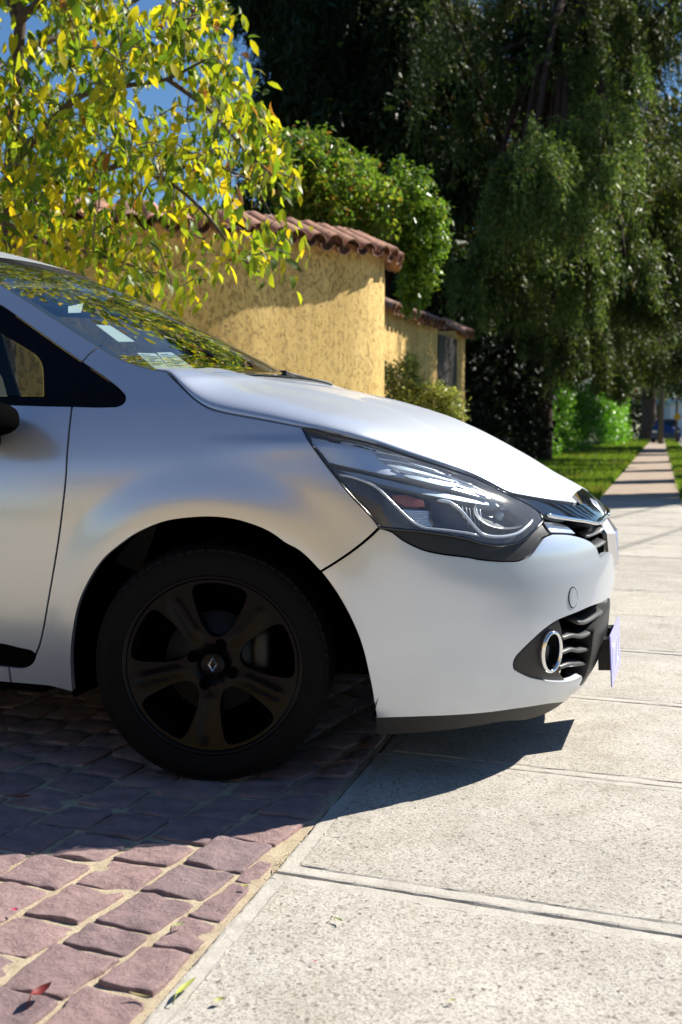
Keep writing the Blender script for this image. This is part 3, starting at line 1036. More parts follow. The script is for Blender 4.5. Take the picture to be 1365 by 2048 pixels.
# ---- weeping pepper trees
def pepper(name, label, trunk, trunk_r, cl, nstr, palette, probs, seed_len=(.5, 1.3), lsize=.085, bark='red_bark', fill=9000, fillsize=.2, group='weeping pepper trees beside the path'):
    root = empty(name, (trunk[0][0], trunk[0][1], 0))
    tag(root, label, 'tree', group)
    off = np.array(root.location)
    tp = spline(np.array(trunk), step=.3)
    v, f = tube_np([p - off for p in tp], np.interp(np.linspace(0, 1, len(tp)), np.linspace(0, 1, len(trunk_r)), trunk_r), 12)
    obj('trunk', v, f, M[bark], root)
    top = np.array(trunk[-1])
    palette = np.array(palette)
    cl2 = []
    for c, r, w_, tn in cl:                # every bough carries a few separate tassel heads
        for _ in range(3):
            q = RNG.normal(0, 1, 3); q /= np.linalg.norm(q)
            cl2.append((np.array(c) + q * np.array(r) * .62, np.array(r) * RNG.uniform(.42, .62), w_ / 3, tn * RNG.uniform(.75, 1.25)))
    cl = cl2
    w = np.array([c[2] for c in cl], float); w /= w.sum()
    Ps, Cs, Ss = [], [], []
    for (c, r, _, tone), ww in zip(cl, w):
        c = np.array(c); r = np.array(r)
        # limb to the clump
        b = tp[int(len(tp) * .6)] if np.linalg.norm(c - top) < 4 else top
        pts = spline(np.array([b, (b + c) / 2 + np.array([0, 0, .5]), c]), step=.4)
        v, f = tube_np([p - off for p in pts], np.linspace(.09, .02, len(pts)), 6)
        obj('limb', v, f, M[bark], root)
        n = int(nstr * ww)
        d = RNG.normal(0, 1, (n, 3)); d /= np.linalg.norm(d, axis=1, keepdims=True)
        d[:, 2] = np.where(d[:, 2] < -.2, -d[:, 2] * .6, d[:, 2])
        # strands gather in tassels
        nt = max(6, n // 14)
        td = RNG.normal(0, 1, (nt, 3)); td /= np.linalg.norm(td, axis=1, keepdims=True)
        td[:, 2] = np.where(td[:, 2] < -.35, -td[:, 2], td[:, 2])
        k = RNG.integers(0, nt, n)
        st_ = c + (td[k] * RNG.uniform(.75, 1.0, (n, 1)) + RNG.normal(0, .11, (n, 3))) * r
        dirn = td[k] * .35 + np.array([0, 0, -1]) + RNG.normal(0, .12, (n, 3))
        ln = RNG.uniform(*seed_len, n) * np.clip(r[2] * 1.2, .5, 1.6)
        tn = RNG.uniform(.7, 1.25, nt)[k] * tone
        m_ = 26
        u = (np.arange(m_) + RNG.random((n, m_))) / m_
        p = st_[:, None] + dirn[:, None] * (u * ln[:, None])[..., None] + np.stack([u * 0, u * 0, -(u**2) * .25 * ln[:, None]], -1)
        p = p + RNG.normal(0, .018, p.shape)
        Ps.append(p.reshape(-1, 3))
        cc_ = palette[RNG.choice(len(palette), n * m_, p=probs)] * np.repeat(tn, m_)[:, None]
        Cs.append(cc_); Ss.append(np.full(n * m_, lsize))
        # inner twig-leaf fill
        nf = int(fill * ww)
        q = RNG.normal(0, 1, (nf, 3)); q /= np.linalg.norm(q, axis=1, keepdims=True)
        Ps.append(c + q * r * RNG.uniform(.0, .85, (nf, 1))**.6 - np.array([0, 0, .2]))
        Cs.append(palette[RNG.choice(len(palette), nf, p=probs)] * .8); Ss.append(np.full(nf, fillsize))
    Ps = np.concatenate(Ps); Cs = np.concatenate(Cs); Ss = np.concatenate(Ss)
    ok = Ps[:, 2] > np.where(Ps[:, 0] < .175 * Ps[:, 1], .85 + .085 * Ps[:, 1], np.maximum(1.5, .95 + .034 * Ps[:, 1])) + .3 * np.sin(Ps[:, 0] * 3.1) + .25 * np.sin(Ps[:, 0] * 7.7 + Ps[:, 1])
    Ps, Cs, Ss = Ps[ok], Cs[ok], Ss[ok]
    V = leaves2(Ps, Ss * RNG.uniform(.7, 1.3, len(Ps)), -.8, .45, .24) - off
    o = quads_np('crown', V, 4, QUAD, M['fine_leaf'], root, Cs)
    o['kind'] = 'stuff'
    return root


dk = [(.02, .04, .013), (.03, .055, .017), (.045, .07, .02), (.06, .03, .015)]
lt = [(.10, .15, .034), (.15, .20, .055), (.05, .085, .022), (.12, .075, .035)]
cl = []
for (px, py, D, rx, rz, w, tn) in [  # tn tones the leaves: sunlight and overhead shade are put into their colour
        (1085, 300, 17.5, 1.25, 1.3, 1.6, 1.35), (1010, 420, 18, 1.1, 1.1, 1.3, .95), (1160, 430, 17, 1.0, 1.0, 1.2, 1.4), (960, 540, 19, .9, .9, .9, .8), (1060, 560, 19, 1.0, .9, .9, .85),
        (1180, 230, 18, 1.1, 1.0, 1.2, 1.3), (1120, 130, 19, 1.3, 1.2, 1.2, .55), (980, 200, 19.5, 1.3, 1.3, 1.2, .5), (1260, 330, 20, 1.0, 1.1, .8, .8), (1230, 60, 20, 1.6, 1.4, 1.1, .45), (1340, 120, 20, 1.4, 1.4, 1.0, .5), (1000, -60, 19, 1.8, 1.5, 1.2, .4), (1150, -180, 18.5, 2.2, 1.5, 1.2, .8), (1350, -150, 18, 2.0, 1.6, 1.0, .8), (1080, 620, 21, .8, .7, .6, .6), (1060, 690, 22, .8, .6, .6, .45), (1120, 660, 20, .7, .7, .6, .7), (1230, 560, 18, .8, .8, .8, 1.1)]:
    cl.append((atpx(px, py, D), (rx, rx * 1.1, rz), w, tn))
cl += [((6.8, 21.9, 10.4), (2.3, 1.1, .9), 2.5, .6), ((9.3, 23.2, 10.6), (1.5, 1.1, .9), 1.2, .6)]  # unseen boughs overhead, added to shade the upper right clumps
base = atpx(1082, 900, 30) * np.array([1, 1, 0])
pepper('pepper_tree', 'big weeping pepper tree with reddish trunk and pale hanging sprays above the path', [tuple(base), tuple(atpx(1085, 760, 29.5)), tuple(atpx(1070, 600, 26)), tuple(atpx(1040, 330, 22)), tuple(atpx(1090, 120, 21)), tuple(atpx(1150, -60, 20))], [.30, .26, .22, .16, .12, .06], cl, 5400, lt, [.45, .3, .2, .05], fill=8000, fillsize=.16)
cl = []
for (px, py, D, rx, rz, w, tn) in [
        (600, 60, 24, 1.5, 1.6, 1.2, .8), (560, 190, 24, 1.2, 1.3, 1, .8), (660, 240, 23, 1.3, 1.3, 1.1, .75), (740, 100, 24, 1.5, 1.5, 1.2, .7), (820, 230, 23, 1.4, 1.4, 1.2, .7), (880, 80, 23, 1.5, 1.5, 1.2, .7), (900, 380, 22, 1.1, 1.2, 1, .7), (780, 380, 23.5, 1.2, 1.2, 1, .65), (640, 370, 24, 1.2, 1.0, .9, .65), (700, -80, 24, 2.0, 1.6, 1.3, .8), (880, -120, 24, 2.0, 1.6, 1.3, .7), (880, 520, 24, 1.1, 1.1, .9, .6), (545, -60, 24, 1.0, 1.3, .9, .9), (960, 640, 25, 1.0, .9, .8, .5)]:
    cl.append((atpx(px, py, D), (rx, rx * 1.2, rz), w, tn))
cl += [((3.2, 26.5, 10.5), (3.6, 3.0, 1.5), 4.5, .7), ((-.5, 25.5, 10), (2.6, 2.6, 1.4), 2.5, .7), ((6.2, 27, 9.5), (2.4, 2.6, 1.4), 2.5, .7)]  # canopy clumps added out of view above to keep this crown shaded
base = np.array([.9, 25, 0])
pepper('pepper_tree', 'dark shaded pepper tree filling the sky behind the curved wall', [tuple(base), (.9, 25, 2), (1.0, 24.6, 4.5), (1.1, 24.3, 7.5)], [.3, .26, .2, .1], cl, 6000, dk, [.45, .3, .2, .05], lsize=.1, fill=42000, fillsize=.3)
cl = []
for (px, py, D, rx, rz, w, tn) in [
        (1300, 480, 22, 1.1, 1.0, 1.2, 1.0), (1345, 620, 23, 1.1, 1.0, 1.2, 1.1), (1270, 590, 25, 1.1, 1.0, 1.1, .95), (1200, 650, 27, 1.2, 1.1, 1.0, .8), (1320, 720, 28, 1.2, .9, 1.0, .8), (1230, 720, 32, 1.3, 1.0, .9, .7), (1160, 700, 30, 1.2, 1.0, .9, .6), (1390, 420, 22, 1.3, 1.3, 1, 1.0), (1300, 760, 40, 1.8, 1.2, .9, .6), (1360, 770, 45, 1.8, 1.2, .9, .9), (1280, 660, 33, 1.6, 1.6, .9, .6), (1340, 330, 25, 1.8, 1.8, 1.0, .4), (1270, 790, 60, 2.2, 1.3, .7, .6)]:
    cl.append((atpx(px, py, D), (rx, rx * 1.2, rz), w, tn))
base = atpx(1300, 880, 78) * np.array([1, 1, 0])
b3 = pathp(36, -1.0)
pepper('pepper_tree', 'pepper tree further down the path with green sprays hanging over it', [tuple(pathp(38.5, -4.8)), tuple(pathp(38.5, -4.6, 2)), tuple(pathp(37, -3, 4.8)), tuple(pathp(33, -.3, 6))], [.26, .22, .17, .1], cl, 4000, lt, [.5, .3, .15, .05], lsize=.1, fill=12000, fillsize=.22)

# old trunk closing the end of the path
ot = empty('old_tree', tuple(atpx(1296, 882, 80) * np.array([1, 1, 0])))
tag(ot, 'dark old trunk standing at the far end of the path', 'tree')
v, f = tube_np([(0, 0, -.1), (.1, 0, 1), (0, .1, 3), (.3, 0, 6), (.4, 0, 9)], [.75, .55, .5, .42, .3], 12)
obj('trunk', v, f, M['bark'], ot)
pp = RNG.normal(0, 1, (9000, 3)) * np.array([3.2, 3, 1.8]) + np.array([0, 0, 6.6])
pp = pp[pp[:, 2] > 2.9]
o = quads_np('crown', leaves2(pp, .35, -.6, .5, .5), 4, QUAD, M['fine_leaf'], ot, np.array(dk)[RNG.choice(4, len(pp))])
o['kind'] = 'stuff'

# tall dark trees standing behind the pepper trees
for k, (px, D, h_, r_, lab) in enumerate(((760, 40, 13, 5.0, 'tall dark evergreen tree far behind the curved wall'), (1120, 46, 15, 6.0, 'tall dark evergreen tree behind the big weeping pepper tree'), (1420, 50, 15, 6.0, 'tall dark evergreen tree behind the sprays at the right edge of the photo'))):
    b = atpx(px, 870, D) * np.array([1, 1, 0])
    t_ = empty('evergreen_tree', tuple(b)); tag(t_, lab, 'tree', 'tall evergreens behind the pepper trees')
    v, f = tube_np([(0, 0, -.1), (.1, 0, 4), (0, .1, 9), (0, 0, h_)], [.4, .33, .25, .06], 8); obj('trunk', v, f, M['bark'], t_)
    n = 15000
    q = RNG.normal(0, 1, (n, 3)); q /= np.linalg.norm(q, axis=1, keepdims=True)
    q = q * RNG.random((n, 1))**.4 * np.array([r_, r_ * .8, (h_ - 2.5) / 2]) + np.array([0, 0, h_ / 2 + 1.6])
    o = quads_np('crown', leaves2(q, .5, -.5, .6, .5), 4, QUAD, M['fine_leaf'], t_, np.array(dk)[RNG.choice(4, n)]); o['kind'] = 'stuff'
# distant trees closing the street
bl = []
for k in range(9):
    c = atpx(1120 + 28 * k, 870, 125 + 4 * (k % 3)) * np.array([1, 1, 0])
    bl.append(((c[0], c[1], 3.0), (2.6, 2.6, 3.2)))
clumps('far_trees', 'hazy dark green trees far away at the end of the street', 'trees', bl, 9000, .5, [(.03, .055, .02), (.05, .08, .03)], [.6, .4], material='fine_leaf', aspect=.7)['kind'] = 'stuff'

# ---- tall street trees across the road: their shadows band the path
for k, (dx, off_, hh, ww, z0) in enumerate(((22.6, 9.8, 17, .75, 7), (24.0, 9.9, 16, .35, 7), (28.2, 10.2, 17, .55, 7), (33.0, 10, 17, .5, 7), (39, 10, 18, .7, 7), (48, 10.2, 18, 1.2, 7))):
    b = pathp(dx, off_)
    t_ = empty('poplar_tree', tuple(b))
    tag(t_, 'tall slim poplar on the far side of the road', 'tree', 'poplars across the road')
    v, f = tube_np([(0, 0, -.1), (.05, 0, 5), (0, .05, 12), (0, 0, hh)], [.2, .17, .12, .03], 8)
    obj('trunk', v, f, M['bark'], t_)
    n = 7000
    z = RNG.uniform(z0, hh, n); rr_ = ww * (.7 + .3 * np.sin(z * 1.7 + k)) * np.clip((hh - z) / 2.5, .2, 1) * np.sqrt(RNG.random(n)); a = RNG.uniform(0, 6.28, n)
    o = quads_np('crown', leaves2(np.stack([rr_ * np.cos(a), rr_ * np.sin(a), z], -1), .28, .4, .5, .7), 4, QUAD, M['fine_leaf'], t_, np.array(lt)[RNG.choice(4, n)])
    o['kind'] = 'stuff'
# overhead cables whose shadows cross the slabs
for k, (p, h) in enumerate((((1.97, 8.25), 6.2), ((1.75, 9.7), 6.6))):
    c = np.array([p[0] + SUN.x / SUN.z * h, p[1] + SUN.y / SUN.z * h, h])
    d = np.array([.49, .87, 0])
    v, f = tube_np([c + d * s_ + np.array([0, 0, .004 * (s_ - 8)**2 * .3]) for s_ in range(-26, 40, 2)], .016, 6)
    o = obj('overhead_cable', v, f, M['cable'])
    tag(o, ('lower', 'upper')[k] + ' of two black overhead cables strung above the pavement', 'cable', 'overhead cables')
# ---- far end of the street
M['white_wall'] = mat('white_wall', (.7, .72, .72), .8)
M['teal_wall'] = mat('teal_wall', (.10, .22, .20), .7)
M['blue_paint'] = mat('blue_car_paint', (.02, .05, .16), .25, .3, Coat_Weight=.6)
M['sign_yellow'] = mat('sign_yellow', (.7, .36, .02), .5)
M['dark_glass'] = mat('dark_glass', (.02, .03, .04), .1)
M['roof_blue'] = mat('roof_sheet', (.35, .48, .55), .6)
hb = atpx(1424, 880, 120) * np.array([1, 1, 0])
h_ = empty('house', tuple(hb)); tag(h_, 'white and teal building at the far end of the street', 'building')
bm = bmesh.new(); add_box(bm, (0, 2, 1.7), (9, 5, 3.4)); bmobj('wall', bm, M['white_wall'], h_)
bm = bmesh.new(); add_box(bm, (1.5, -.56, .9), (3.2, .1, 1.8)); bmobj('door', bm, M['teal_wall'], h_)
bm = bmesh.new(); add_box(bm, (-2.2, -.53, 1.7), (1.4, .1, 1.1)); bmobj('window', bm, M['dark_glass'], h_)
bm = bmesh.new(); add_box(bm, (0, 2, 3.65), (9.8, 5.8, .5)); bmobj('roof', bm, M['roof_blue'], h_)
fc_ = atpx(1331, 887, 72) * np.array([1, 1, 0])
fcar = empty('parked_car', tuple(fc_)); tag(fcar, 'small dark blue car at the far end of the street', 'car'); fcar.rotation_euler.z = math.radians(-15)
prof = [(-.85, .25), (-.88, .6), (-.86, .85), (-.72, .95), (-.62, 1.38), (-.5, 1.45), (.5, 1.45), (.62, 1.38), (.72, .95), (.86, .85), (.88, .6), (.85, .25)]
V_ = [(x, y_, z) for y_ in (-1.8, 1.8) for x, z in prof]
V_ = [(x * (1 if abs(y_) < 2 else 1), y_ if z < .9 else y_ * .62, z) for x, y_, z in V_]
n_ = len(prof)
obj('body', V_, [(i, (i + 1) % n_, n_ + (i + 1) % n_, n_ + i) for i in range(n_)] + [tuple(range(n_)), tuple(range(2 * n_ - 1, n_ - 1, -1))], M['blue_paint'], fcar, smooth=False)
bm = bmesh.new(); add_box(bm, (0, -1.28, 1.17), (1.1, .05, .36), Matrix.Rotation(math.radians(-18), 3, 'X')); bmobj('windscreen', bm, M['dark_glass'], fcar)
for x in (-.66, .66):
    bm = bmesh.new(); add_box(bm, (x, -1.81, .68), (.28, .04, .14)); bmobj('headlight', bm, M['drl'], fcar)
    for y_ in (-1.2, 1.2):
        v, f = tube_np([(x * 1.1 - .1, y_, .3), (x * 1.1 + .1, y_, .3)], .3, 16); obj('wheel', v, f, M['rubber'], fcar)
sp = atpx(1353, 885, 62) * np.array([1, 1, 0])
sg_ = empty('road_sign', tuple(sp)); tag(sg_, 'yellow diamond road sign on a dark pole at the far end of the street', 'sign')
v, f = tube_np([(0, 0, -.1), (0, 0, 3.2)], .07, 8); obj('pole', v, f, M['bark'], sg_)
bm = bmesh.new(); add_box(bm, (0, -.09, 1.5), (.34, .03, .34), Matrix.Rotation(math.radians(45), 3, 'Y')); bmobj('sign_plate', bm, M['sign_yellow'], sg_)
sp = atpx(1322, 884, 66) * np.array([1, 1, 0])
sg_ = empty('utility_pole', tuple(sp)); tag(sg_, 'thin grey pole standing in front of the far blue car', 'pole')
v, f = tube_np([(0, 0, -.1), (0, 0, 4), (0, 0, 7)], [.16, .13, .1], 8); obj('shaft', v, f, M['twig'], sg_)
bm = bmesh.new(); add_box(bm, (0, 0, 6.6), (1.2, .1, .1)); bmobj('crossarm', bm, M['bark'], sg_)

# ---- fallen leaves and petals on the ground
def curl_leaf(px, py, L_, W_, ang, col, label, name='fallen_leaf', lift=.006, curl=.3, stem=True):
    d = atpx(px, py, 1) - np.array([0, 0, CAMH]); t = (0.004 - CAMH) / d[2]; p = np.array([0, 0, CAMH]) + d * t
    m_ = mat(name, col, .6)
    V_, F_ = [], []
    n = 11
    for i in range(n):
        u = i / (n - 1)
        w = W_ * math.sin(math.pi * min(1, u * .98 + .01))**.8
        x = (u - .5) * L_
        zc = lift + curl * L_ * (u - .5)**2 * 1.6
        yb = .10 * L_ * math.sin(math.pi * u)
        for k in (-1, -.5, 0, .5, 1):
            V_.append((x, yb + k * w / 2, zc + .35 * abs(k)**1.5 * w * (.5 + u * .5)))
    for i in range(n - 1):
        for k in range(4):
            F_.append((i * 5 + k, i * 5 + k + 1, (i + 1) * 5 + k + 1, (i + 1) * 5 + k))
    o = obj(name, V_, F_, m_, None, loc=(p[0], p[1], .003))
    o.rotation_euler = (0, 0, math.radians(ang))
    tag(o, label, 'petal' if 'petal' in name else 'leaf')
    if stem:
        v, f = tube_np([(-.5 * L_, 0, lift + curl * L_ * .4), (-.62 * L_, -.02 * L_, lift + .1 * L_), (-.75 * L_, -.03 * L_, .002)], .0011, 5)
        obj('stem', v, f, m_, o)
    return o


curl_leaf(84, 2002, .042, .02, 60, (.16, .012, .012), 'curled dark red dry leaf on the cobbles at the bottom left', lift=.012, curl=.6)
curl_leaf(374, 1985, .058, .012, 66, (.30, .34, .05), 'long pale green leaf on the smooth concrete edge beside the cobbles')
curl_leaf(676, 1846, .026, .006, -50, (.20, .24, .05), 'small thin green leaf lying alone on the concrete slab')
curl_leaf(440, 2008, .020, .010, 30, (.34, .34, .10), 'short pale yellow leaf near the bottom edge of the slab', stem=False)
curl_leaf(905, 2008, .014, .005, 10, (.40, .36, .10), 'tiny yellow leaf on the slab near the bottom centre', stem=False)
curl_leaf(360, 1856, .026, .007, 35, (.24, .30, .08), 'slim green leaf between two pink setts')
curl_leaf(281, 2000, .042, .005, -22, (.32, .26, .10), 'dry tan leaf stalk in the sand joint by the chipped sett', stem=False)
curl_leaf(490, 1778, .018, .006, -30, (.40, .42, .06), 'small yellow-green leaf at the edge of a sett', stem=False)
curl_leaf(30, 1826, .013, .009, 10, (.55, .02, .12), 'bright magenta petal on the cobbles at the left', 'fallen_petal', stem=False)
curl_leaf(631, 1929, .006, .005, 10, (.45, .02, .05), 'tiny red petal on the concrete slab', 'fallen_petal', stem=False)
curl_leaf(40, 1600, .055, .016, 0, (.20, .05, .03), 'brown leaf on the shaded cobbles near the front wheel', stem=True)
for k, (px, py) in enumerate(((572, 1718), (562, 1732), (556, 1748))):
    curl_leaf(px, py, .03, .003, 40 + 50 * k, (.22, .14, .05), ('dry brown twig scrap at the slab corner, the one farthest from the camera', 'dry brown twig scrap in the middle of three at the slab corner', 'dry brown twig scrap at the slab corner, the one nearest the camera')[k], 'dry_twig', stem=False)['group'] = 'dry scraps at the slab corner'

# =================================================================== THE CAR
# car frame: x forward, y to its left (the visible right flank is y<0), z up, origin on the ground under the front axle
YAW = math.radians(16)
Fw = np.array([math.cos(YAW), -math.sin(YAW), 0]); Lf = np.array([math.sin(YAW), math.cos(YAW), 0]); Up = np.array([0, 0, 1.])
CO = np.array([-.32, 2.85, 0]) + .85 * Lf
camp = np.array([0, 0, CAMH])
cfw = np.array([0, math.cos(PITCH), -math.sin(PITCH)]); cup = np.array([0, math.sin(PITCH), math.cos(PITCH)]); crt = np.array([1., 0, 0])


def ray(px, py):
    d = cfw * FPX + crt * (px - 682.5) - cup * (py - 1024)
    return d / np.linalg.norm(d)


def tocar_v(d):
    return np.array([d @ Fw, d @ Lf, d[2]])


CAM_C = tocar_v(camp - CO)


def projcar(Pc):
    Pw = CO + Pc[..., 0:1] * Fw + Pc[..., 1:2] * Lf + Pc[..., 2:3] * Up
    q = Pw - camp
    d = q @ cfw
    return np.stack([682.5 + FPX * (q @ crt) / d, 1024 - FPX * (q @ cup) / d], -1)


def interp(t, x):
    k = np.array([a for a, b in t]); v = np.array([b for a, b in t])
    x = np.asarray(x, float); sh = x.shape; x = x.ravel()
    mm = np.gradient(v, k); i = np.clip(np.searchsorted(k, x) - 1, 0, len(k) - 2)
    h = k[i + 1] - k[i]; u = np.clip((x - k[i]) / h, 0, 1)
    r = v[i] * (2 * u**3 - 3 * u**2 + 1) + h * mm[i] * (u**3 - 2 * u**2 + u) + v[i + 1] * (3 * u**2 - 2 * u**3) + h * mm[i + 1] * (u**3 - u**2)
    return r.reshape(sh)


# measured half width over height and nose profile over height
WT = [(.05, .765), (.15, .785), (.22, .805), (.3, .825), (.4, .843), (.5, .855), (.6, .861), (.68, .862), (.75, .857), (.82, .845), (.88, .825), (.93, .803), (.97, .782), (1.02, .752), (1.1, .705), (1.25, .63), (1.42, .55), (1.5, .50)]
XF = [(.05, .80), (.13, .845), (.18, .888), (.25, .917), (.35, .930), (.45, .935), (.54, .937), (.60, .926), (.64, .905), (.68, .868), (.72, .822), (.76, .765), (.80, .70), (.86, .60), (.92, .50), (1.0, .40), (1.5, .30)]
X0, PE = .20, 2.5
ARC = (-.012, .315)


def F(s, z):
    """flank + nose surface; s<=0 along the flank in metres, 0..2 round the nose, mirrored beyond"""
    s = np.asarray(s, float); z = np.asarray(z, float); s, z = np.broadcast_arrays(s, z)
    far = s > 1
    sm = np.where(far, 2 - s, s)
    W = interp(WT, z); Xf = interp(XF, z)
    ph = np.clip(sm, 0, 1) * math.pi / 2
    x = np.where(sm <= 0, X0 + sm, X0 + (Xf - X0) * np.sin(ph)**(2 / PE))
    y = np.where(sm <= 0, W, W * np.cos(ph)**(2 / PE))
    # arch flare
    r = np.hypot(x - ARC[0], z - ARC[1])
    t = np.clip((.50 - r) / .12, 0, 1); t = t * t * (3 - 2 * t)
    y = y + .010 * t * (sm < .6) * np.clip((z - .1) / .1, 0, 1)
    # wing crease running back from the lamp
    zc = .862 + .03 * (x - .2)
    k = np.clip((x + .06) / .22, 0, 1) * (x < .6)
    dz = z - zc
    y = y + k * .007 * np.exp(-np.where(dz > 0, (dz / .012)**2, (dz / .035)**2))
    # tumblehome narrows towards the tail
    y = y - np.clip((-x - 2.2) / 1.2, 0, 1)**2 * .12
    y = np.where(far, y, -y)
    return np.stack([x, y, z], -1)


def Fn(s, z):
    e = 2e-3
    a = F(s + e, z) - F(s - e, z); b = F(s, z + e) - F(s, z - e)
    n = np.cross(a, b)
    n = n / (np.linalg.norm(n, axis=-1, keepdims=True) + 1e-12)
    return n


def G(c):
    W = float(interp(WT, c[2])); Xf = float(interp(XF, c[2]))
    t = max(0, (c[0] - X0) / (Xf - X0))
    return t**PE + (abs(c[1]) / W)**PE - 1


def hit(px, py):
    d = tocar_v(ray(px, py)); o = CAM_C
    ts = np.arange(1.6, 5.5, .012)
    a = None
    for t in ts:
        c = o + d * t
        if .05 < c[2] < 1.5 and G(c) < 0:
            a = t; break
    if a is None:                      # grazes the silhouette: nearest point
        a = min((t for t in ts if .05 < (o + d * t)[2] < 1.5), key=lambda t: G(o + d * t))
    lo, hi = a - .012, a
    for _ in range(22):
        m_ = (lo + hi) / 2
        if G(o + d * m_) < 0:
            hi = m_
        else:
            lo = m_
    c = o + d * hi
    z = c[2]
    if c[0] <= X0:
        return np.array([c[0] - X0, z])
    Xf = float(interp(XF, z)); W = float(interp(WT, z))
    u = max(1e-6, (c[0] - X0) / (Xf - X0)); w = abs(c[1]) / W
    s = math.atan2(u**(PE / 2), w**(PE / 2)) / (math.pi / 2)
    return np.array([s if c[1] < 0 else 2 - s, z])


def sz(pts, off=0):
    """outline measured on the near flank -> surface coordinates, allowing for pieces lying off mm under the skin"""
    out = []
    for p in pts:
        q = np.array(p, float)
        g = q.copy()
        h = hit(*g)
        for _ in range(4 if True else 0):
            e = projcar(F(h[0], h[1]) + off * Fn(h[0], h[1])) - q
            if np.hypot(*e) < .3:
                break
            g = g - e * .9
            try:
                h = hit(*g)
            except ValueError:
                break
        out.append(h)
    return np.array(out)


SMET = 1.12


def met(p):
    p = np.asarray(p, float)
    return np.stack([np.where(p[:, 0] > 0, p[:, 0] * SMET, p[:, 0]), p[:, 1]], -1)


def unmet(p):
    return np.stack([np.where(p[:, 0] > 0, p[:, 0] / SMET, p[:, 0]), p[:, 1]], -1)


def segs(*ss, step=.01):
    """outline from splined runs of (s,z) points joined at corners"""
    out = []
    for s_ in ss:
        s_ = met(s_)
        out.append(spline(s_, step=step)[:-1] if len(s_) > 1 else s_)
    return np.concatenate(out)


def inset(poly, d):
    n = len(poly)
    area = .5 * np.sum(poly[:, 0] * np.roll(poly[:, 1], -1) - np.roll(poly[:, 0], -1) * poly[:, 1])
    if area < 0:
        poly = poly[::-1]
    a = np.roll(poly, 1, 0); b = np.roll(poly, -1, 0)
    e1 = poly - a; e2 = b - poly
    n1 = np.stack([-e1[:, 1], e1[:, 0]], -1) / (np.linalg.norm(e1, axis=1, keepdims=True) + 1e-12)
    n2 = np.stack([-e2[:, 1], e2[:, 0]], -1) / (np.linalg.norm(e2, axis=1, keepdims=True) + 1e-12)
    m_ = n1 + n2
    L2 = np.sum(m_ * m_, 1, keepdims=True)
    m_ = m_ / np.maximum(L2, .7) * 2
    return poly + m_ * d


def panel(name, outl, material, parent, off=0, gap=.0028, holes=(), grid=.018, flange=.016, rnd=.0022, surf=F, nrm=Fn, unm=unmet):
    """one body panel cut out of the surface: outline (metric surface coordinates), rolled edge, turned-in flange"""
    loops = [inset(np.asarray(outl), gap)] + [inset(np.asarray(h), -gap)[::1] for h in holes]
    loops = [l[np.concatenate([[True], np.linalg.norm(np.diff(l, axis=0), axis=1) > 4e-4])] for l in loops]
    bd = np.concatenate(loops)
    lo, hi = bd.min(0), bd.max(0)
    gx, gy = np.meshgrid(np.arange(lo[0], hi[0], grid), np.arange(lo[1], hi[1], grid * .87))
    gx = gx + (np.arange(gx.shape[0])[:, None] % 2) * grid / 2
    g = np.stack([gx.ravel(), gy.ravel()], -1)
    ring = np.concatenate([inset(loops[0], .0045)[::1]] + [inset(h, -.0045) for h in loops[1:]])

    def ok(p, dmin):
        k = inside(p, loops[0])
        for h in loops[1:]:
            k &= ~inside(p, h)
        D = np.full(len(p), 9.)
        for i in range(0, len(p), 400):
            D[i:i + 400] = np.sqrt(((p[i:i + 400, None] - bd[None])**2).sum(-1)).min(1)
        return k & (D > dmin)
    ring = ring[ok(ring, .0038)]
    g = g[ok(g, .010)]
    allp = np.concatenate([bd, ring, g])
    edges = []; o = 0
    for l in loops:
        edges += [(o + i, o + (i + 1) % len(l)) for i in range(len(l))]
        o += len(l)
    vs, es, fs, ov, oe, of_ = delaunay_2d_cdt([Vector(p) for p in allp], edges, [], 0, 1e-6)
    V2 = np.array([tuple(v) for v in vs])
    T = np.array([tuple(f) for f in fs if len(f) == 3])
    cen = V2[T].mean(1)
    keep = inside(cen, loops[0])
    for h in loops[1:]:
        keep &= ~inside(cen, h)
    T = T[keep]
    # boundary distance
    D = np.full(len(V2), 9.)
    for i in range(0, len(V2), 400):
        D[i:i + 400] = np.sqrt(((V2[i:i + 400, None] - bd[None])**2).sum(-1)).min(1)
    q = unm(V2)
    P3 = surf(q[:, 0], q[:, 1]); NN = nrm(q[:, 0], q[:, 1])
    h_ = off - rnd * np.clip(1 - D / .0042, 0, 1)
    P3 = P3 + NN * h_[:, None]
    # orient
    t0 = T[len(T) // 2]
    if np.dot(np.cross(P3[t0[1]] - P3[t0[0]], P3[t0[2]] - P3[t0[0]]), NN[t0[0]]) < 0:
        T = T[:, ::-1]
    cnt = {}
    for a, b, c in T:
        for e in ((a, b), (b, c), (c, a)):
            k = (min(e), max(e))
            cnt[k] = None if k in cnt else e
    be = [e for e in cnt.values() if e is not None]
    verts = list(P3); norms = list(NN); faces = [tuple(t) for t in T]
    if flange:
        mp = {}
        mp2 = {}
        for a, b in be:
            for i in (a, b):
                if i not in mp:
                    mp[i] = len(verts); verts.append(P3[i]); norms.append(None)
                    mp2[i] = len(verts); verts.append(P3[i] - NN[i] * flange); norms.append(None)
            faces.append((mp[b], mp[a], mp2[a], mp2[b]))
    me = mesh(name, verts, faces, material)
    vn = [Vector(v.normal) for v in me.vertices]
    nn = [tuple(n) if n is not None else tuple(vn[i]) for i, n in enumerate(norms)]
    me.normals_split_custom_set_from_vertices(nn)
    return link(name, me, parent)


def strip(pts, off):
    """3D points along an outline on the skin, off metres proud"""
    p = unmet(spline(met(sz(pts, off)), step=.008))
    return F(p[:, 0], p[:, 1]) + off * Fn(p[:, 0], p[:, 1])


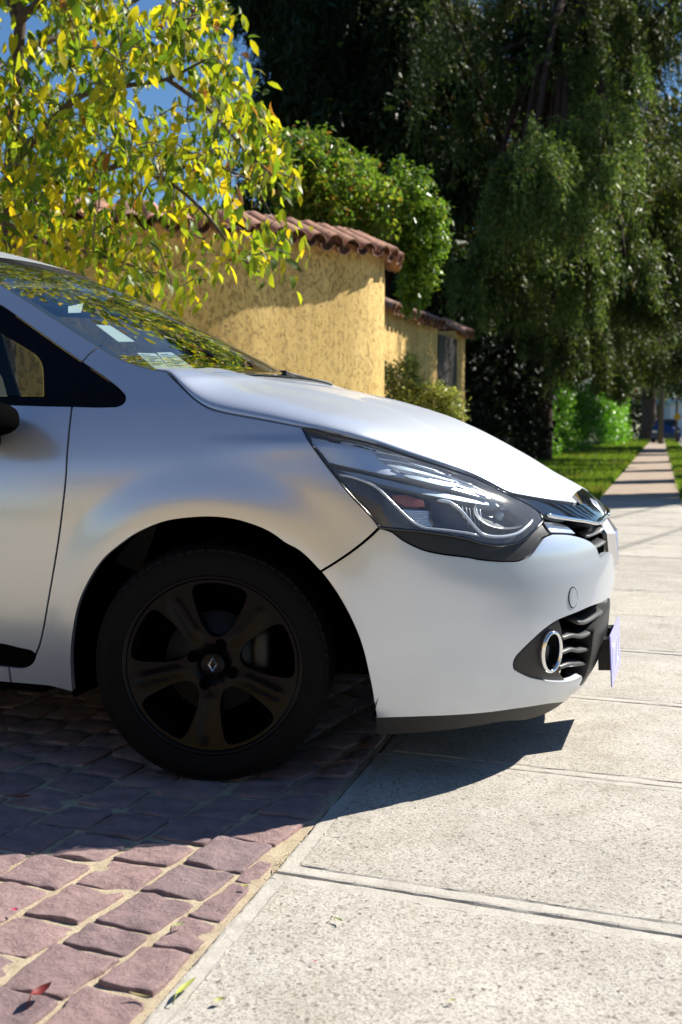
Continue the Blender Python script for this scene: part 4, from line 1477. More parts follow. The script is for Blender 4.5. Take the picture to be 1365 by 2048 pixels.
def mirror_sz(p):
    q = np.array(p, float).copy()
    q[:, 0] = 2 - q[:, 0]
    return q[::-1]


car = empty('parked_car', tuple(CO), -YAW)
tag(car, 'silver hatchback parked across the pavement with its nose over the concrete slabs', 'car')

SHUT = [(334.6, 743.6), (341, 750), (364, 773), (387, 795), (407.7, 810), (428, 819), (454, 825.6), (492, 832.6), (543.6, 842), (602.6, 853.8)]
SHUT2 = [(602.6, 853.8), (650, 861.5), (698, 872), (754, 886), (808, 904), (859, 920), (898, 932.6), (937, 946), (962, 957), (987, 970), (1017, 985.4)]
NOSE = [(1017, 985.4), (1054, 993), (1112, 1002), (1149, 1006.6)]
LAMP_REAR = [(605, 857), (614, 873.6), (623, 889), (641, 914.6), (667, 948), (705, 994), (744, 1035), (759, 1055)]
LAMP_BOT = [(759, 1055), (795, 1058.5), (846, 1063), (898, 1070), (940, 1078), (962, 1085.5), (1000, 1090.5), (1039.5, 1084), (1059, 1072), (1074, 1056), (1084, 1046), (1089, 1038)]
LAMP_TOP = [(1089, 1038), (1085, 1030), (1074, 1018), (1049, 1002), (1017, 987)]
ARCH = [(146, 1386), (143, 1349), (142.4, 1312), (145, 1274.5), (151.6, 1233), (160, 1202), (173, 1172), (192, 1139), (213, 1113), (239.5, 1091), (266, 1072), (297, 1056), (327, 1045), (358.6, 1039), (416, 1035), (473, 1041), (535, 1063), (587, 1096), (640.5, 1144)]
ARCH2 = [(640.5, 1144), (660, 1169), (678, 1196), (698, 1232), (716, 1272), (728, 1310), (737, 1349), (744, 1383), (749, 1415), (752.5, 1439)]
DLO_TOP = [(0, 610), (48, 643), (88, 671), (119, 693), (163, 723), (198, 747), (229, 770), (244, 784)]
DLO_NOSE = [(244, 784), (249.5, 792), (250, 799), (245, 806.5), (233, 811.5)]
DLO_BOT = [(233, 811.5), (198, 812.5), (144, 811), (88, 810), (0, 807.5)]
DOOR_EDGE = [(144, 811), (141, 835), (134.5, 900), (131, 960), (122, 1040), (112, 1110), (100, 1180), (88, 1250), (79, 1290), (71, 1310)]
SILL_BOT = [(0, 1364), (40, 1368), (90, 1373), (146, 1386)]
TRIM_LOW = [(759, 1056), (772, 1059), (785, 1064), (808, 1081), (846, 1099), (885, 1108), (940, 1114.6), (962, 1119), (1000, 1122.5), (1019.5, 1123), (1044, 1121.7), (1062, 1111.7), (1079, 1089), (1092, 1073), (1107, 1066)]
BUMP_TOP = [(1107, 1066), (1137, 1067), (1161, 1072), (1181, 1080), (1194, 1092), (1202, 1114)]
BUMP_LOW = [(752.5, 1439), (850, 1436), (980, 1428), (1039, 1420), (1099, 1411), (1138, 1402)]
FOG_UP = [(1029.5, 1330), (1031, 1322), (1037, 1312), (1063, 1286), (1091, 1260.6), (1118.5, 1242), (1158, 1226), (1185, 1214)]
FOG_LOW = [(1029.5, 1330), (1031, 1338), (1043, 1345.6), (1065, 1355.5), (1099, 1361.5), (1134, 1363), (1154, 1358.5), (1168, 1352)]

S_shut, S_shut2, S_nose = sz(SHUT), sz(SHUT2), sz(NOSE)
S_lr, S_lb, S_lt = sz(LAMP_REAR), sz(LAMP_BOT), sz(LAMP_TOP)
S_arch, S_arch2 = sz(ARCH), sz(ARCH2)
S_dt, S_dn, S_db = sz(DLO_TOP), sz(DLO_NOSE), sz(DLO_BOT)
S_door = sz(DOOR_EDGE); S_sill = sz(SILL_BOT)
S_trim, S_bt, S_bl = sz(TRIM_LOW), sz(BUMP_TOP), sz(BUMP_LOW)
S_fu, S_fl = sz(FOG_UP), sz(FOG_LOW)
# roof rail / pillar edge, in car coordinates
PIL = np.array([(-.168, -.739, 1.043), (-.22, -.733, 1.051), (-.276, -.725, 1.066), (-.348, -.708, 1.094), (-.384, -.698, 1.113), (-.424, -.687, 1.134), (-.54, -.656, 1.196), (-.659, -.625, 1.26), (-.74, -.606, 1.302), (-.87, -.578, 1.363), (-1.0, -.556, 1.408), (-1.15, -.538, 1.438), (-1.5, -.52, 1.462), (-2.0, -.515, 1.46), (-2.5, -.51, 1.42), (-2.95, -.50, 1.33)])
PIL = spline(PIL, step=.03)
BACK = -3.15 - X0


def pil_sz(a, b):
    p = PIL[(PIL[:, 0] <= a) & (PIL[:, 0] >= b)]
    return np.stack([p[:, 0] - X0, p[:, 2]], -1)


pt = M['paint']
# --- front wing: shut line, lamp edge, bumper seam, arch, sill, door edge, window tip, pillar root
pil_root = pil_sz(-.14, -.385)[::-1]                   # from the pillar joint forward to the cowl
joint = sz([(199, 694), (189, 698.5), (176, 709.5), (164, 724)])
joint[0] = pil_root[0]
dl = sz([(164, 724), (198, 747), (229, 770), (244, 784)])
wing_out = segs(pil_root, np.vstack([pil_root[-1], S_shut]), S_shut2[:2] * 0 + S_shut[-1],
                S_lr, np.vstack([S_lr[-1], S_arch[-1]]), S_arch[::-1],
                np.vstack([S_arch[0], sz([(100, 1374), (60, 1370), (22, 1367)])]), sz([(22, 1367), (19, 1345), (17, 1334)]), sz([(17, 1334), (45, 1336), (60, 1330), (68, 1320), (71, 1310)]),
                S_door[::-1], np.vstack([S_door[0], S_db[1], S_db[0]]), S_dn[::-1], dl[::-1], joint[::-1])
# drop duplicate corner points
wing_out = wing_out[np.linalg.norm(wing_out - np.roll(wing_out, 1, 0), axis=1) > 1e-4]
wing = panel('front_wing', wing_out, pt, car)
# --- door below the belt
db = sz([(0, 807.5)])[0]
rear_s = -1.55 - X0
door_out = segs(S_door, np.vstack([S_door[-1], sz([(62, 1303), (40, 1298), (0, 1289)]), [[rear_s, .27]]]),
                np.array([[rear_s, .27], [rear_s, .965]]), np.vstack([[[rear_s, .965]], S_db[::-1][:-1][:4]])[:4], np.vstack([S_db[2], S_door[0]]))
door_out = door_out[np.linalg.norm(door_out - np.roll(door_out, 1, 0), axis=1) > 1e-4]
door = panel('front_door', door_out, pt, car)
# black sill recess under the door and painted sill
sill_out = segs(np.array([[BACK, .155], [BACK, .23]]), np.vstack([[[BACK, .23]], sz([(0, 1332), (17, 1334)])]), np.vstack([sz([(17, 1334), (19, 1345), (22, 1367)])]), np.vstack([sz([(22, 1367), (0, 1365)]), [[BACK, .155]]]))
sill_out = sill_out[np.linalg.norm(sill_out - np.roll(sill_out, 1, 0), axis=1) > 1e-4]
panel('sill', sill_out, pt, car)
rec = segs(np.vstack([[[rear_s, .27]], sz([(0, 1288), (40, 1297), (71, 1306)])]), sz([(71, 1306), (68, 1320), (60, 1330), (45, 1336), (17, 1335), (0, 1333)]), np.vstack([sz([(0, 1333)]), [[rear_s, .225]]]), np.array([[rear_s, .225], [rear_s, .27]]))
rec = rec[np.linalg.norm(rec - np.roll(rec, 1, 0), axis=1) > 1e-4]
panel('sill_recess', rec, M['dark'], car, off=-.008, gap=-.003, flange=0)
# rear flank (out of the picture)
rq = np.array([[BACK, .23], [rear_s, .23], [rear_s, .965], [BACK, .99]])
panel('rear_flank', segs(rq[:2], rq[1:3], rq[2:4], np.vstack([rq[3], rq[0]]), step=.03), pt, car, grid=.05)
# --- A pillar and roof rail
dtop = sz([(164, 724), (119, 693), (88, 671), (48, 643), (0, 610)])
rail_lo = np.vstack([dtop, [[-.9 - X0, 1.312], [-1.05 - X0, 1.355], [-1.3 - X0, 1.385], [-1.8 - X0, 1.40], [-2.3 - X0, 1.375]]])
rail_up = pil_sz(-.384, -2.3)
pillar_out = segs(joint[::-1], rail_up, np.vstack([rail_up[-1], rail_lo[-1]]), rail_lo[::-1])
pillar_out = pillar_out[np.linalg.norm(pillar_out - np.roll(pillar_out, 1, 0), axis=1) > 1e-4]
panel('windscreen_pillar', pillar_out, pt, car)
# --- window band: black surround and glass
GL = sz([(0, 663.5), (28.6, 680), (66, 704), (77, 716), (83.5, 731), (85.7, 759), (86, 790)])
win_out = segs(np.vstack([rail_lo[::-1][:], ]), dl, S_dn, np.vstack([S_db, [[-1.5 - X0, .965], [-2.3 - X0, .985]]]), np.array([[-2.3 - X0, .985], [-2.3 - X0, 1.375]]))
win_out = win_out[np.linalg.norm(win_out - np.roll(win_out, 1, 0), axis=1) > 1e-4]
gl_out = segs(np.vstack([GL]), np.vstack([GL[-1], sz([(0, 790)]), [[-1.5 - X0, .985]]]), np.array([[-1.5 - X0, .985], [-1.5 - X0, 1.35]]), np.vstack([[[-1.5 - X0, 1.35], [-1.0 - X0, 1.32], [-.82 - X0, 1.255]], GL[0]]))
gl_out = gl_out[np.linalg.norm(gl_out - np.roll(gl_out, 1, 0), axis=1) > 1e-4]
wsur = panel('window_surround', win_out, M['window_black'], car, off=-.003, holes=[gl_out], gap=.001)
panel('side_window', gl_out, M['side_glass'], wsur, off=-.006, flange=0)

# --- bonnet: cross sections from the shut line up to the crown
edge = np.vstack([S_shut, S_shut2[1:], S_nose[1:]])
e2 = unmet(spline(met(edge), step=.012))
E3 = F(e2[:, 0], e2[:, 1])
o_ = np.argsort(E3[:, 0]); E3 = E3[o_]
ZC = [(-.30, 1.083), (-.115, 1.056), (.036, 1.024), (.20, .984), (.437, .906), (.592, .824), (.743, .737), (.803, .704), (.86, .668)]


def hood(x, a):
    x = np.asarray(x, float); a = np.asarray(a, float); x, a = np.broadcast_arrays(x, a)
    ye = np.interp(x, E3[:, 0], -E3[:, 1]); ze = np.interp(x, E3[:, 0], E3[:, 2])
    ye = ye - .0075
    ye = np.where(x < E3[0, 0], ye * 0 - E3[0, 1] - .0045 - .1 * (E3[0, 0] - x), ye)
    ze = np.where(x < E3[0, 0], E3[0, 2] + .15 * (E3[0, 0] - x), ze)
    zc = interp(ZC, x)
    s_, c_ = np.sin(a), np.cos(a)
    y = ye * np.sign(s_) * np.abs(s_)**(2 / 2.3)
    z = ze + (zc - ze) * np.abs(c_)**(2 / 2.1)
    # two soft ridges
    v = np.abs(y) / .52
    rid = np.exp(-((np.abs(y) - (.34 + .16 * np.clip((.3 - x) / .5, 0, 1))) / .05)**2) * .006 * np.clip((.75 - x) / .5, 0, 1)
    return np.stack([x, y, z + rid], -1)


xs = np.concatenate([np.linspace(-.21, .7, 74), np.linspace(.71, E3[-1, 0] - .002, 16)])
aa = np.concatenate([np.linspace(-math.pi / 2, -1.2, 12)[:-1], np.linspace(-1.2, 1.2, 56), np.linspace(1.2, math.pi / 2, 12)[1:]])
HX, HA = np.meshgrid(xs, aa, indexing='ij')
# rear edge follows the base of the windscreen
HV = hood(HX, HA)
cut = np.clip((.0 - HX) / .21, 0, 1)
HV[..., 0] += cut * .13 * (1 - (HV[..., 1] / .75)**2)
HV[..., 2] -= cut * .02 * (1 - (HV[..., 1] / .75)**2)
vtx = HV.reshape(-1, 3)
na = len(aa)
fc = [(i * na + j, (i + 1) * na + j, (i + 1) * na + j + 1, i * na + j + 1) for i in range(len(xs) - 1) for j in range(na - 1)]
vv = list(vtx)
# turned-down lips along both shut lines, the nose and the rear
rim = [i * na for i in range(len(xs))] + [(len(xs) - 1) * na + j for j in range(1, na)] + [i * na + na - 1 for i in range(len(xs) - 2, -1, -1)] + [j for j in range(na - 2, 0, -1)]
b0 = len(vv)
for i in rim:
    p = vtx[i]
    vv.append(p)
for i in rim:
    p = vtx[i]
    vv.append(p + np.array([-.004 if p[0] > .3 else 0, -np.sign(p[1]) * .012, -.016]))
nr = len(rim)
fc += [(b0 + k, b0 + nr + k, b0 + nr + (k + 1) % nr, b0 + (k + 1) % nr) for k in range(nr)]
# lift off the seam by a hair
bon = obj('bonnet', [p + np.array([0, 0, .002]) for p in vv], [q[::-1] for q in fc], pt, car)

# --- windscreen, cowl, roof
def screen(t, v, lift=0):
    """t 0..1 from base to roof along the pillar, v -1..1 across"""
    pp = PIL[(PIL[:, 0] <= -.13) & (PIL[:, 0] >= -1.02)]
    u = t * (len(pp) - 1)
    x = np.interp(u, np.arange(len(pp)), pp[:, 0]); y = np.interp(u, np.arange(len(pp)), -pp[:, 1]); z = np.interp(u, np.arange(len(pp)), pp[:, 2])
    w = 1 - np.abs(v)**2.2
    b = .165 - .05 * t
    return np.stack([x + b * w * .9, y * v, z + .012 * w + lift + b * w * .02], -1)


tt, vvv = np.meshgrid(np.linspace(0, 1, 40), np.linspace(-1, 1, 41), indexing='ij')
def gridfaces(a, b):
    return [(i * b + j, i * b + j + 1, (i + 1) * b + j + 1, (i + 1) * b + j) for i in range(a - 1) for j in range(b - 1)]


def gridobj(name, V, material, parent, flip=False):
    a, b = V.shape[:2]
    f = gridfaces(a, b)
    if flip:
        f = [q[::-1] for q in f]
    return obj(name, V.reshape(-1, 3), f, material, parent)


ws = gridobj('windscreen', screen(tt, vvv * .992, -.004), M['windscreen'], car)
# black printed band round the glass, just inside it
for nm, (t0, t1, v0, v1) in {'printed_border': (0, 1, -.99, -.955)}.items():
    bt, bv = np.meshgrid(np.linspace(t0, t1, 30), np.linspace(v0, v1, 4), indexing='ij')
    V1 = screen(bt, bv, -.008); V2 = screen(bt, -bv, -.008)
    ct, cv = np.meshgrid(np.linspace(.0, .045, 4), np.linspace(-.96, .96, 30), indexing='ij'); V3 = screen(ct, cv, -.008)
    ct, cv = np.meshgrid(np.linspace(.955, 1., 4), np.linspace(-.96, .96, 30), indexing='ij'); V4 = screen(ct, cv, -.008)
    mb = MB()
    for V in (V1, V2, V3, V4):
        mb.add((list(V.reshape(-1, 3)), gridfaces(*V.shape[:2])))
    mb.build(nm, M['rubber_seal'], ws)
rp = PIL[(PIL[:, 0] <= -.98)]
rt, rv = np.meshgrid(np.arange(len(rp)), np.linspace(-1, 1, 31), indexing='ij')
fr = np.clip(1 - rt / 9., 0, 1)
w_ = 1 - np.abs(rv)**2.2
RV = np.stack([rp[rt, 0] + .105 * w_ * np.clip(1 - rt / 14., 0, 1), -rp[rt, 1] * rv * 1.0, rp[rt, 2] + (.022 + .045 * np.clip(rt / 10., 0, 1)) * w_], -1)
gridobj('roof', RV, pt, car)
mb = MB()
cowl = screen(*np.meshgrid(np.array([0, .03, .06]), np.linspace(-.97, .97, 40), indexing='ij'))
cowl = np.stack([cowl[0] + np.array([.03, 0, -.06]), cowl[0] + np.array([.01, 0, -.035]), cowl[0] + np.array([-.006, 0, -.006])])
gridobj('cowl_panel', cowl, M['black_plastic'], car)
# tailgate and rear closing panel (behind the picture)
tl = np.array([[[-2.95 - .06, y, 1.33], [-3.12, y * 1.25, .98], [-3.2, y * 1.45, .6], [-3.12, y * 1.4, .2]] for y in np.linspace(-.5, .5, 9)])
gridobj('tailgate', tl, pt, car)

# --- bumper: near half outline + its mirror
cz_top, cz_fu, cz_fl = .505, .415, .185
b_top = np.vstack([S_bt, [[.93, .545], [1.0, cz_top]]])
low = np.vstack([S_bl, [[.80, .152], [.9, .145], [1.0, .145]]])
near_top = segs(np.vstack([S_arch2[0], S_trim[0]]), S_trim, b_top)
near_low = segs(S_arch2, low)
full_top = np.vstack([near_top, met([[1, cz_top]])])
mt = met(mirror_sz(unmet(near_top)))
ml = met(mirror_sz(unmet(near_low)))
outer = np.vstack([near_low, met([[1, .145]]), ml])      # along the bottom from the near seam to the far seam
topl = np.vstack([near_top, met([[1, cz_top]]), mt])
bump_out = np.vstack([outer, topl[::-1]])
bump_out = bump_out[np.linalg.norm(bump_out - np.roll(bump_out, 1, 0), axis=1) > 1e-4]
fu = np.vstack([S_fu, [[.93, .405], [1.0, cz_fu]]]); fl_ = np.vstack([S_fl, [[.80, .182], [.9, .168], [1.0, .166]]])
nf = np.vstack([segs(fu), met([[1, cz_fu]])]); nl = np.vstack([segs(fl_), met([[1, .166]])])
cav = np.vstack([nf, met(mirror_sz(unmet(nf)))[1:], met(mirror_sz(unmet(nl)))[::-1][1:][::1], ])
cav = np.vstack([nf, met(mirror_sz(unmet(nf)))[1:], met(mirror_sz(unmet(nl[:-1])))[::-1], nl[::-1]]) if False else np.vstack([nf, met(mirror_sz(unmet(nf)))[1:], nl[::-1] * 0 + 0]) if False else None
farf = met(mirror_sz(unmet(nf))); farl = met(mirror_sz(unmet(nl)))
cav = np.vstack([nf, farf[1:], farl[:-1][::-1][0:0], farl[::-1][1:], nl[::-1][1:-1]])
cav = cav[np.linalg.norm(cav - np.roll(cav, 1, 0), axis=1) > 1e-4]
bumper = panel('front_bumper', bump_out, pt, car, holes=[cav], flange=.02, rnd=.004)
# lower black lip
lipb = sz([(757, 1473), (905, 1464), (1012, 1448), (1091, 1434)])
lip_n = np.vstack([segs(np.vstack([lipb[:3], [[.62, .120], [.75, .112], [.88, .108], [1., .108]]]))])
lip_u = np.vstack([segs(low), met([[1., .145]])])
lip_out = np.vstack([lip_n, met(mirror_sz(unmet(lip_n)))[1:], met(mirror_sz(unmet(lip_u)))[::-1], lip_u[::-1][1:]])
lip_out = lip_out[np.linalg.norm(lip_out - np.roll(lip_out, 1, 0), axis=1) > 1e-4]
panel('bumper_lip', lip_out, M['rubber_seal'], car, off=-.010, gap=-.001, flange=.05)
# round cap over the towing eye
th = np.linspace(0, 2 * math.pi, 25)[:-1]
cap = met(sz([(1146 + 8.2 * math.cos(a), 1195 + 20.5 * math.sin(a)) for a in th]))
panel('towing_cap', cap, pt, bumper, off=.004, gap=0, grid=.01, rnd=.003)
cr_ = unmet(np.vstack([cap, cap[:1]])); V_, F_ = tube_np(list(F(cr_[:, 0], cr_[:, 1]) + .0008 * Fn(cr_[:, 0], cr_[:, 1])), .0012, 5)
obj('cap_seam', V_, F_, M['dark'], bumper)

# --- cavity behind the intake, fog lamp and slats
def offsurf(o):
    return lambda s, z: F(s, z) + o * Fn(s, z)


zz = np.linspace(.14, .47, 14); ss_ = np.linspace(.30, 1.70, 60)
Sg, Zg = np.meshgrid(ss_, zz, indexing='ij')
gridobj('intake_back', F(Sg, Zg) - .075 * Fn(Sg, Zg), M['dark'], car)
grille = empty('lower_grille', parent=car)
fog_out = np.vstack([segs(sz(FOG_UP[:6], -.012)), segs(sz([(1118.5, 1242), (1124, 1262), (1124, 1290), (1120, 1320), (1119, 1345), (1130, 1362)], -.012)), segs(sz(FOG_LOW[:6], -.012))[::-1]])
fog_out = fog_out[np.linalg.norm(fog_out - np.roll(fog_out, 1, 0), axis=1) > 1e-4]
foghole = met(sz([(1102 + 15 * math.cos(a) - 2.5 * math.sin(a), 1303 + 34 * math.sin(a)) for a in th], -.012))
fs = panel('fog_lamp_surround', fog_out, M['black_plastic'], car, off=-.012, gap=-.002, holes=[foghole], flange=.03)
ring_c = [(1102 + 17.5 * math.cos(a) - 3.5 * math.sin(a), 1303 + 39 * math.sin(a)) for a in th]
rp3 = sz(ring_c, -.006); r3 = F(rp3[:, 0], rp3[:, 1]) - .006 * Fn(rp3[:, 0], rp3[:, 1])
V_, F_ = [], []
nrr = len(r3); cc = r3.mean(0); nc = Fn(*rp3.mean(0))
for i in range(nrr):
    d = r3[i] - cc
    d = d / np.linalg.norm(d)
    for k in range(8):
        a = 2 * math.pi * k / 8
        V_.append(r3[i] + d * .0055 * math.cos(a) + nc * .010 * math.sin(a))
for i in range(nrr):
    for k in range(8):
        F_.append((i * 8 + k, i * 8 + (k + 1) % 8, ((i + 1) % nrr) * 8 + (k + 1) % 8, ((i + 1) % nrr) * 8 + k))
obj('fog_lamp_ring', V_, F_, M['chrome'], fs)
V_ = [cc - nc * .03] + [cc + (p - cc) * 1.0 - nc * .012 for p in r3] + [cc + (p - cc) * .95 - nc * .05 for p in r3]
F_ = [(1 + i, 1 + (i + 1) % nrr, 1 + nrr + (i + 1) % nrr, 1 + nrr + i) for i in range(nrr)] + [(0, 1 + nrr + i, 1 + nrr + (i + 1) % nrr) for i in range(nrr)]
obj('fog_lamp_well', V_, F_, M['gloss_black'], fs)


def fin(name, sv, zv, depth0, depth1, th_, material, parent):
    """a grille slat: follows the skin from sv[0] to sv[-1], blade from depth0 to depth1 under it"""
    p = spline(np.stack([np.array(sv) * SMET, zv], -1), step=.012); s_, z_ = p[:, 0] / SMET, p[:, 1]
    base = F(s_, z_); nn = Fn(s_, z_)
    nn[:, 2] = 0
    nn /= np.linalg.norm(nn, axis=1, keepdims=True)
    n = len(base); V, Q = [], []
    prof = [(depth0 + .004, th_ * .5), (depth0, th_ * .25), (depth0, -th_ * .25), (depth0 + .004, -th_ * .5), (depth1, -th_ * .35 + .012), (depth1, th_ * .35 + .012)]
    for i in range(n):
        for d, h in prof:
            V.append(base[i] - nn[i] * d + Up * h)
    k = len(prof)
    for i in range(n - 1):
        for j in range(k):
            Q.append((i * k + j, i * k + (j + 1) % k, (i + 1) * k + (j + 1) % k, (i + 1) * k + j))
    Q.append(tuple(range(k))[::-1]); Q.append(tuple((n - 1) * k + j for j in range(k)))
    return obj(name, V, Q, material, parent)


slats = [[(1154, 1244), (1170, 1244), (1195, 1230), (1211, 1214)],
         [(1123, 1276), (1144, 1270), (1162, 1272), (1182, 1265), (1200, 1249), (1213, 1230)],
         [(1122, 1305), (1142, 1298), (1158, 1300), (1186, 1291)],
         [(1117, 1333), (1138, 1326), (1154, 1325), (1180, 1319)]]
for q in slats:
    h = sz(q, -.02)
    s_, z_ = list(h[:, 0]), list(h[:, 1])
    if len(q) != 4 or q[0][0] > 1150:
        s_ += [1.0]; z_ += [z_[-1] + .004]
    else:
        s_ += [s_[-1] + .06]; z_ += [z_[-1] + .012]
    fin('slat', s_, z_, .016, .06, .011, M['grey_plastic'], grille)
    fin('slat', [2 - a for a in s_][::-1], z_[::-1], .016, .06, .011, M['grey_plastic'], grille)
# upright between the corner slats and the middle intake
for sg in (0, 1):
    h = sz([(1186, 1292), (1187, 1330), (1186, 1368)], -.012)
    s_ = h[:, 0] if not sg else 2 - h[:, 0]
    q = np.stack([s_, h[:, 1]], -1)
    ql = q.copy(); ql[:, 0] -= .012; qr = q.copy(); qr[:, 0] += .012
    V = []
    for a in (ql, qr):
        for dd in (.010, .06):
            V += list(F(a[:, 0], a[:, 1]) - dd * Fn(a[:, 0], a[:, 1]))
    fcs = [(0, 1, 7, 6), (1, 2, 8, 7), (0, 3, 4, 1), (1, 4, 5, 2), (6, 7, 10, 9), (7, 8, 11, 10)]
    obj('grille_upright', V, fcs, M['grey_plastic'], grille, smooth=False)
# middle intake: dark slats behind the plate
for zm in (.23, .27, .31, .35):
    fin('slat', [.86, .93, 1.0, 1.07, 1.14], [zm] * 5, .02, .06, .008, M['black_plastic'], grille)

# --- number plate
mnt = np.array([[.84, .17], [.82, .33], [.9, .36], [1.0, .362]])
mo_ = np.vstack([segs(mnt), met(mirror_sz(mnt)), met([[1.0, .160]])])
panel('plate_mount', mo_, M['black_plastic'], grille, off=-.006, flange=.06, gap=.001)
plate = bmesh.new()
add_box(plate, (0, 0, 0), (.004, .36, .148))
pl = bmobj('number_plate', plate, M['plate'], car, bevel=.0015)
pl.location = (.944, 0, .231); pl.rotation_euler = (0, math.radians(-3), math.radians(-1.3))
for c, sz_ in (((.0028, -.13, -.004), (.0014, .012, .078)), ((.0028, -.09, -.004), (.0014, .012, .078)), ((.0028, -.09, .03), (.0014, .05, .012)), ((.0028, -.03, -.004), (.0014, .012, .078)), ((.0028, .03, -.004), (.0014, .012, .078)), ((.0028, .05, -.037), (.0014, .045, .012)), ((.0028, .12, -.004), (.0014, .012, .078))):
    bm = bmesh.new()
    add_box(bm, c, sz_)
    bmobj('plate_stroke', bm, M['plate_white'], pl)
for y in (-.10, .10):
    bm = bmesh.new()
    add_box(bm, (-.022, y, .01), (.036, .06, .09))
    bmobj('plate_bracket', bm, M['black_plastic'], pl)
# --- upper grille: gloss black face, chrome line, lozenge
g_near = np.vstack([segs(sz([(1166, 1006), (1150, 1010), (1112, 1006), (1054, 997), (1024, 990)])), segs(sz([(1024, 990), (1049, 1003), (1075, 1019), (1090, 1032)])), segs(sz([(1090, 1032), (1140, 1041), (1195, 1048)]))])
gz = .712
tip = np.array([[.92, .713], [1.0, gz]])
gn = np.vstack([met([[1.0, gz], [.95, .712]]), g_near, met([[.93, .640], [1.0, .632]])])
gm = met(mirror_sz(unmet(gn)))
g_out = np.vstack([gn[::-1][1:], gm[::-1][1:]])
g_out = g_out[np.linalg.norm(g_out - np.roll(g_out, 1, 0), axis=1) > 1e-4]
gs = panel('grille_surround', g_out, M['gloss_black'], car, off=.001, flange=.03, gap=.001)
ch = sz([(1094, 1029), (1110, 1033), (1140, 1038), (1170, 1042), (1197, 1046)], .006)
chs = np.vstack([ch, [[.95, .636], [1.0, .632]]])
pp = unmet(spline(met(chs), step=.012))
c3 = F(pp[:, 0], pp[:, 1]) + .006 * Fn(pp[:, 0], pp[:, 1])
for sg in (1, -1):
    v, f = tube_np(c3 * np.array([1, sg, 1]), .006, 8)
    obj('chrome_strip', v, f, M['chrome'], gs)
Sg, Zg = np.meshgrid(np.linspace(.55, 1.45, 50), np.linspace(.47, .72, 12), indexing='ij')
gridobj('grille_back', F(Sg, Zg) - .05 * Fn(Sg, Zg), M['dark'], car)
for zf, s0 in ((.60, .80), (.565, .84)):
    fin('grille_bar', [s0, .9, 1.0, 1.1, 2 - s0], [zf] * 5, .018, .045, .008, M['grey_plastic'], gs)
wedge = np.vstack([segs(sz([(1090, 1040), (1112, 1041), (1138, 1050), (1156, 1066)], -.01)), segs(sz([(1156, 1066), (1130, 1064), (1107, 1063)], -.01)), segs(sz([(1107, 1063), (1097, 1052), (1090, 1040)], -.01))])
wedge = wedge[np.linalg.norm(wedge - np.roll(wedge, 1, 0), axis=1) > 1e-4]
panel('grille_corner', wedge, M['satin_chrome'], gs, off=-.014, gap=.001, flange=.01, grid=.012)
# lozenge emblem: a faceted ring standing on the nose
bd_ = [(0, .112), (.078, 0), (0, -.118), (-.078, 0)]
inn = [(0, .070), (.046, 0), (0, -.076), (-.046, 0)]
mid = [(0, .091), (.062, 0), (0, -.097), (-.062, 0)]


def lob(y, z, d):
    zz_ = .588 + z
    return np.array([float(interp(XF, max(.50, min(.70, zz_)))) + d - .012, y, zz_])


V_ = [lob(y, z, -.004) for y, z in bd_] + [lob(y, z, .024) for y, z in mid] + [lob(y, z, .002) for y, z in inn]
F_ = []
for a, b in ((0, 4), (4, 8)):
    for i in range(4):
        F_.append((a + i, b + i, b + (i + 1) % 4, a + (i + 1) % 4))
obj('lozenge_emblem', V_, F_, M['satin_chrome'], gs, smooth=False)
V_ = [lob(y * 1.12, z * 1.12, -.012) for y, z in bd_] + [lob(y, z, .0) for y, z in bd_]
obj('emblem_backing', V_, [(i, 4 + i, 4 + (i + 1) % 4, (i + 1) % 4) for i in range(4)] + [(4, 5, 6, 7)], M['gloss_black'], gs, smooth=False)

# --- black trim under the lamp
trim_out = np.vstack([segs(S_trim), segs(np.vstack([S_trim[-1], sz([(1097, 1053), (1089, 1040)])])), segs(S_lb)[::-1]])
trim_out = trim_out[np.linalg.norm(trim_out - np.roll(trim_out, 1, 0), axis=1) > 1e-4]
panel('lamp_trim', trim_out, M['black_plastic'], car, off=-.010, gap=.001)

# --- headlamps (near one modelled inside; the far one is its mirror)
lamp_out = np.vstack([segs(S_lr), segs(S_lb), segs(np.vstack([S_lb[-1], S_lt])), segs(sz([(1017, 987), (987, 971.5), (962, 959), (937, 948.5), (898, 935), (859, 922.5), (808, 906.5), (754, 888.5), (698, 874.5), (650, 864), (605, 857)]))])
lamp_out = lamp_out[np.linalg.norm(lamp_out - np.roll(lamp_out, 1, 0), axis=1) > 1e-4]
hl = panel('headlight', lamp_out, M['housing'], car, off=-.052, gap=-.002, flange=0, grid=.025)
hl['label'] = 'clear headlight with white light strips'
panel('lens', lamp_out, M['lens'], hl, off=-.001, gap=.003, flange=0, rnd=.004)
# dark rubber line round the lens
lp = unmet(np.vstack([lamp_out, lamp_out[:1]]))
l3 = F(lp[:, 0], lp[:, 1]) - .005 * Fn(lp[:, 0], lp[:, 1])
V_, F_ = tube_np(list(l3), .004, 5)
obj('lens_seal', V_, F_, M['gloss_black'], hl)


def inlay(name, px, off, material, closed_corners=True, grid=.02, flange=.02):
    q = sz(px, off)
    q = np.vstack([q, q[:1]])
    o = np.concatenate([spline(met(q[i:i + 2]), step=.012)[:-1] for i in range(len(q) - 1)])
    o = o[np.linalg.norm(o - np.roll(o, 1, 0), axis=1) > 1e-4]
    return panel(name, o, material, hl, off=off, gap=.0005, flange=flange, grid=grid)


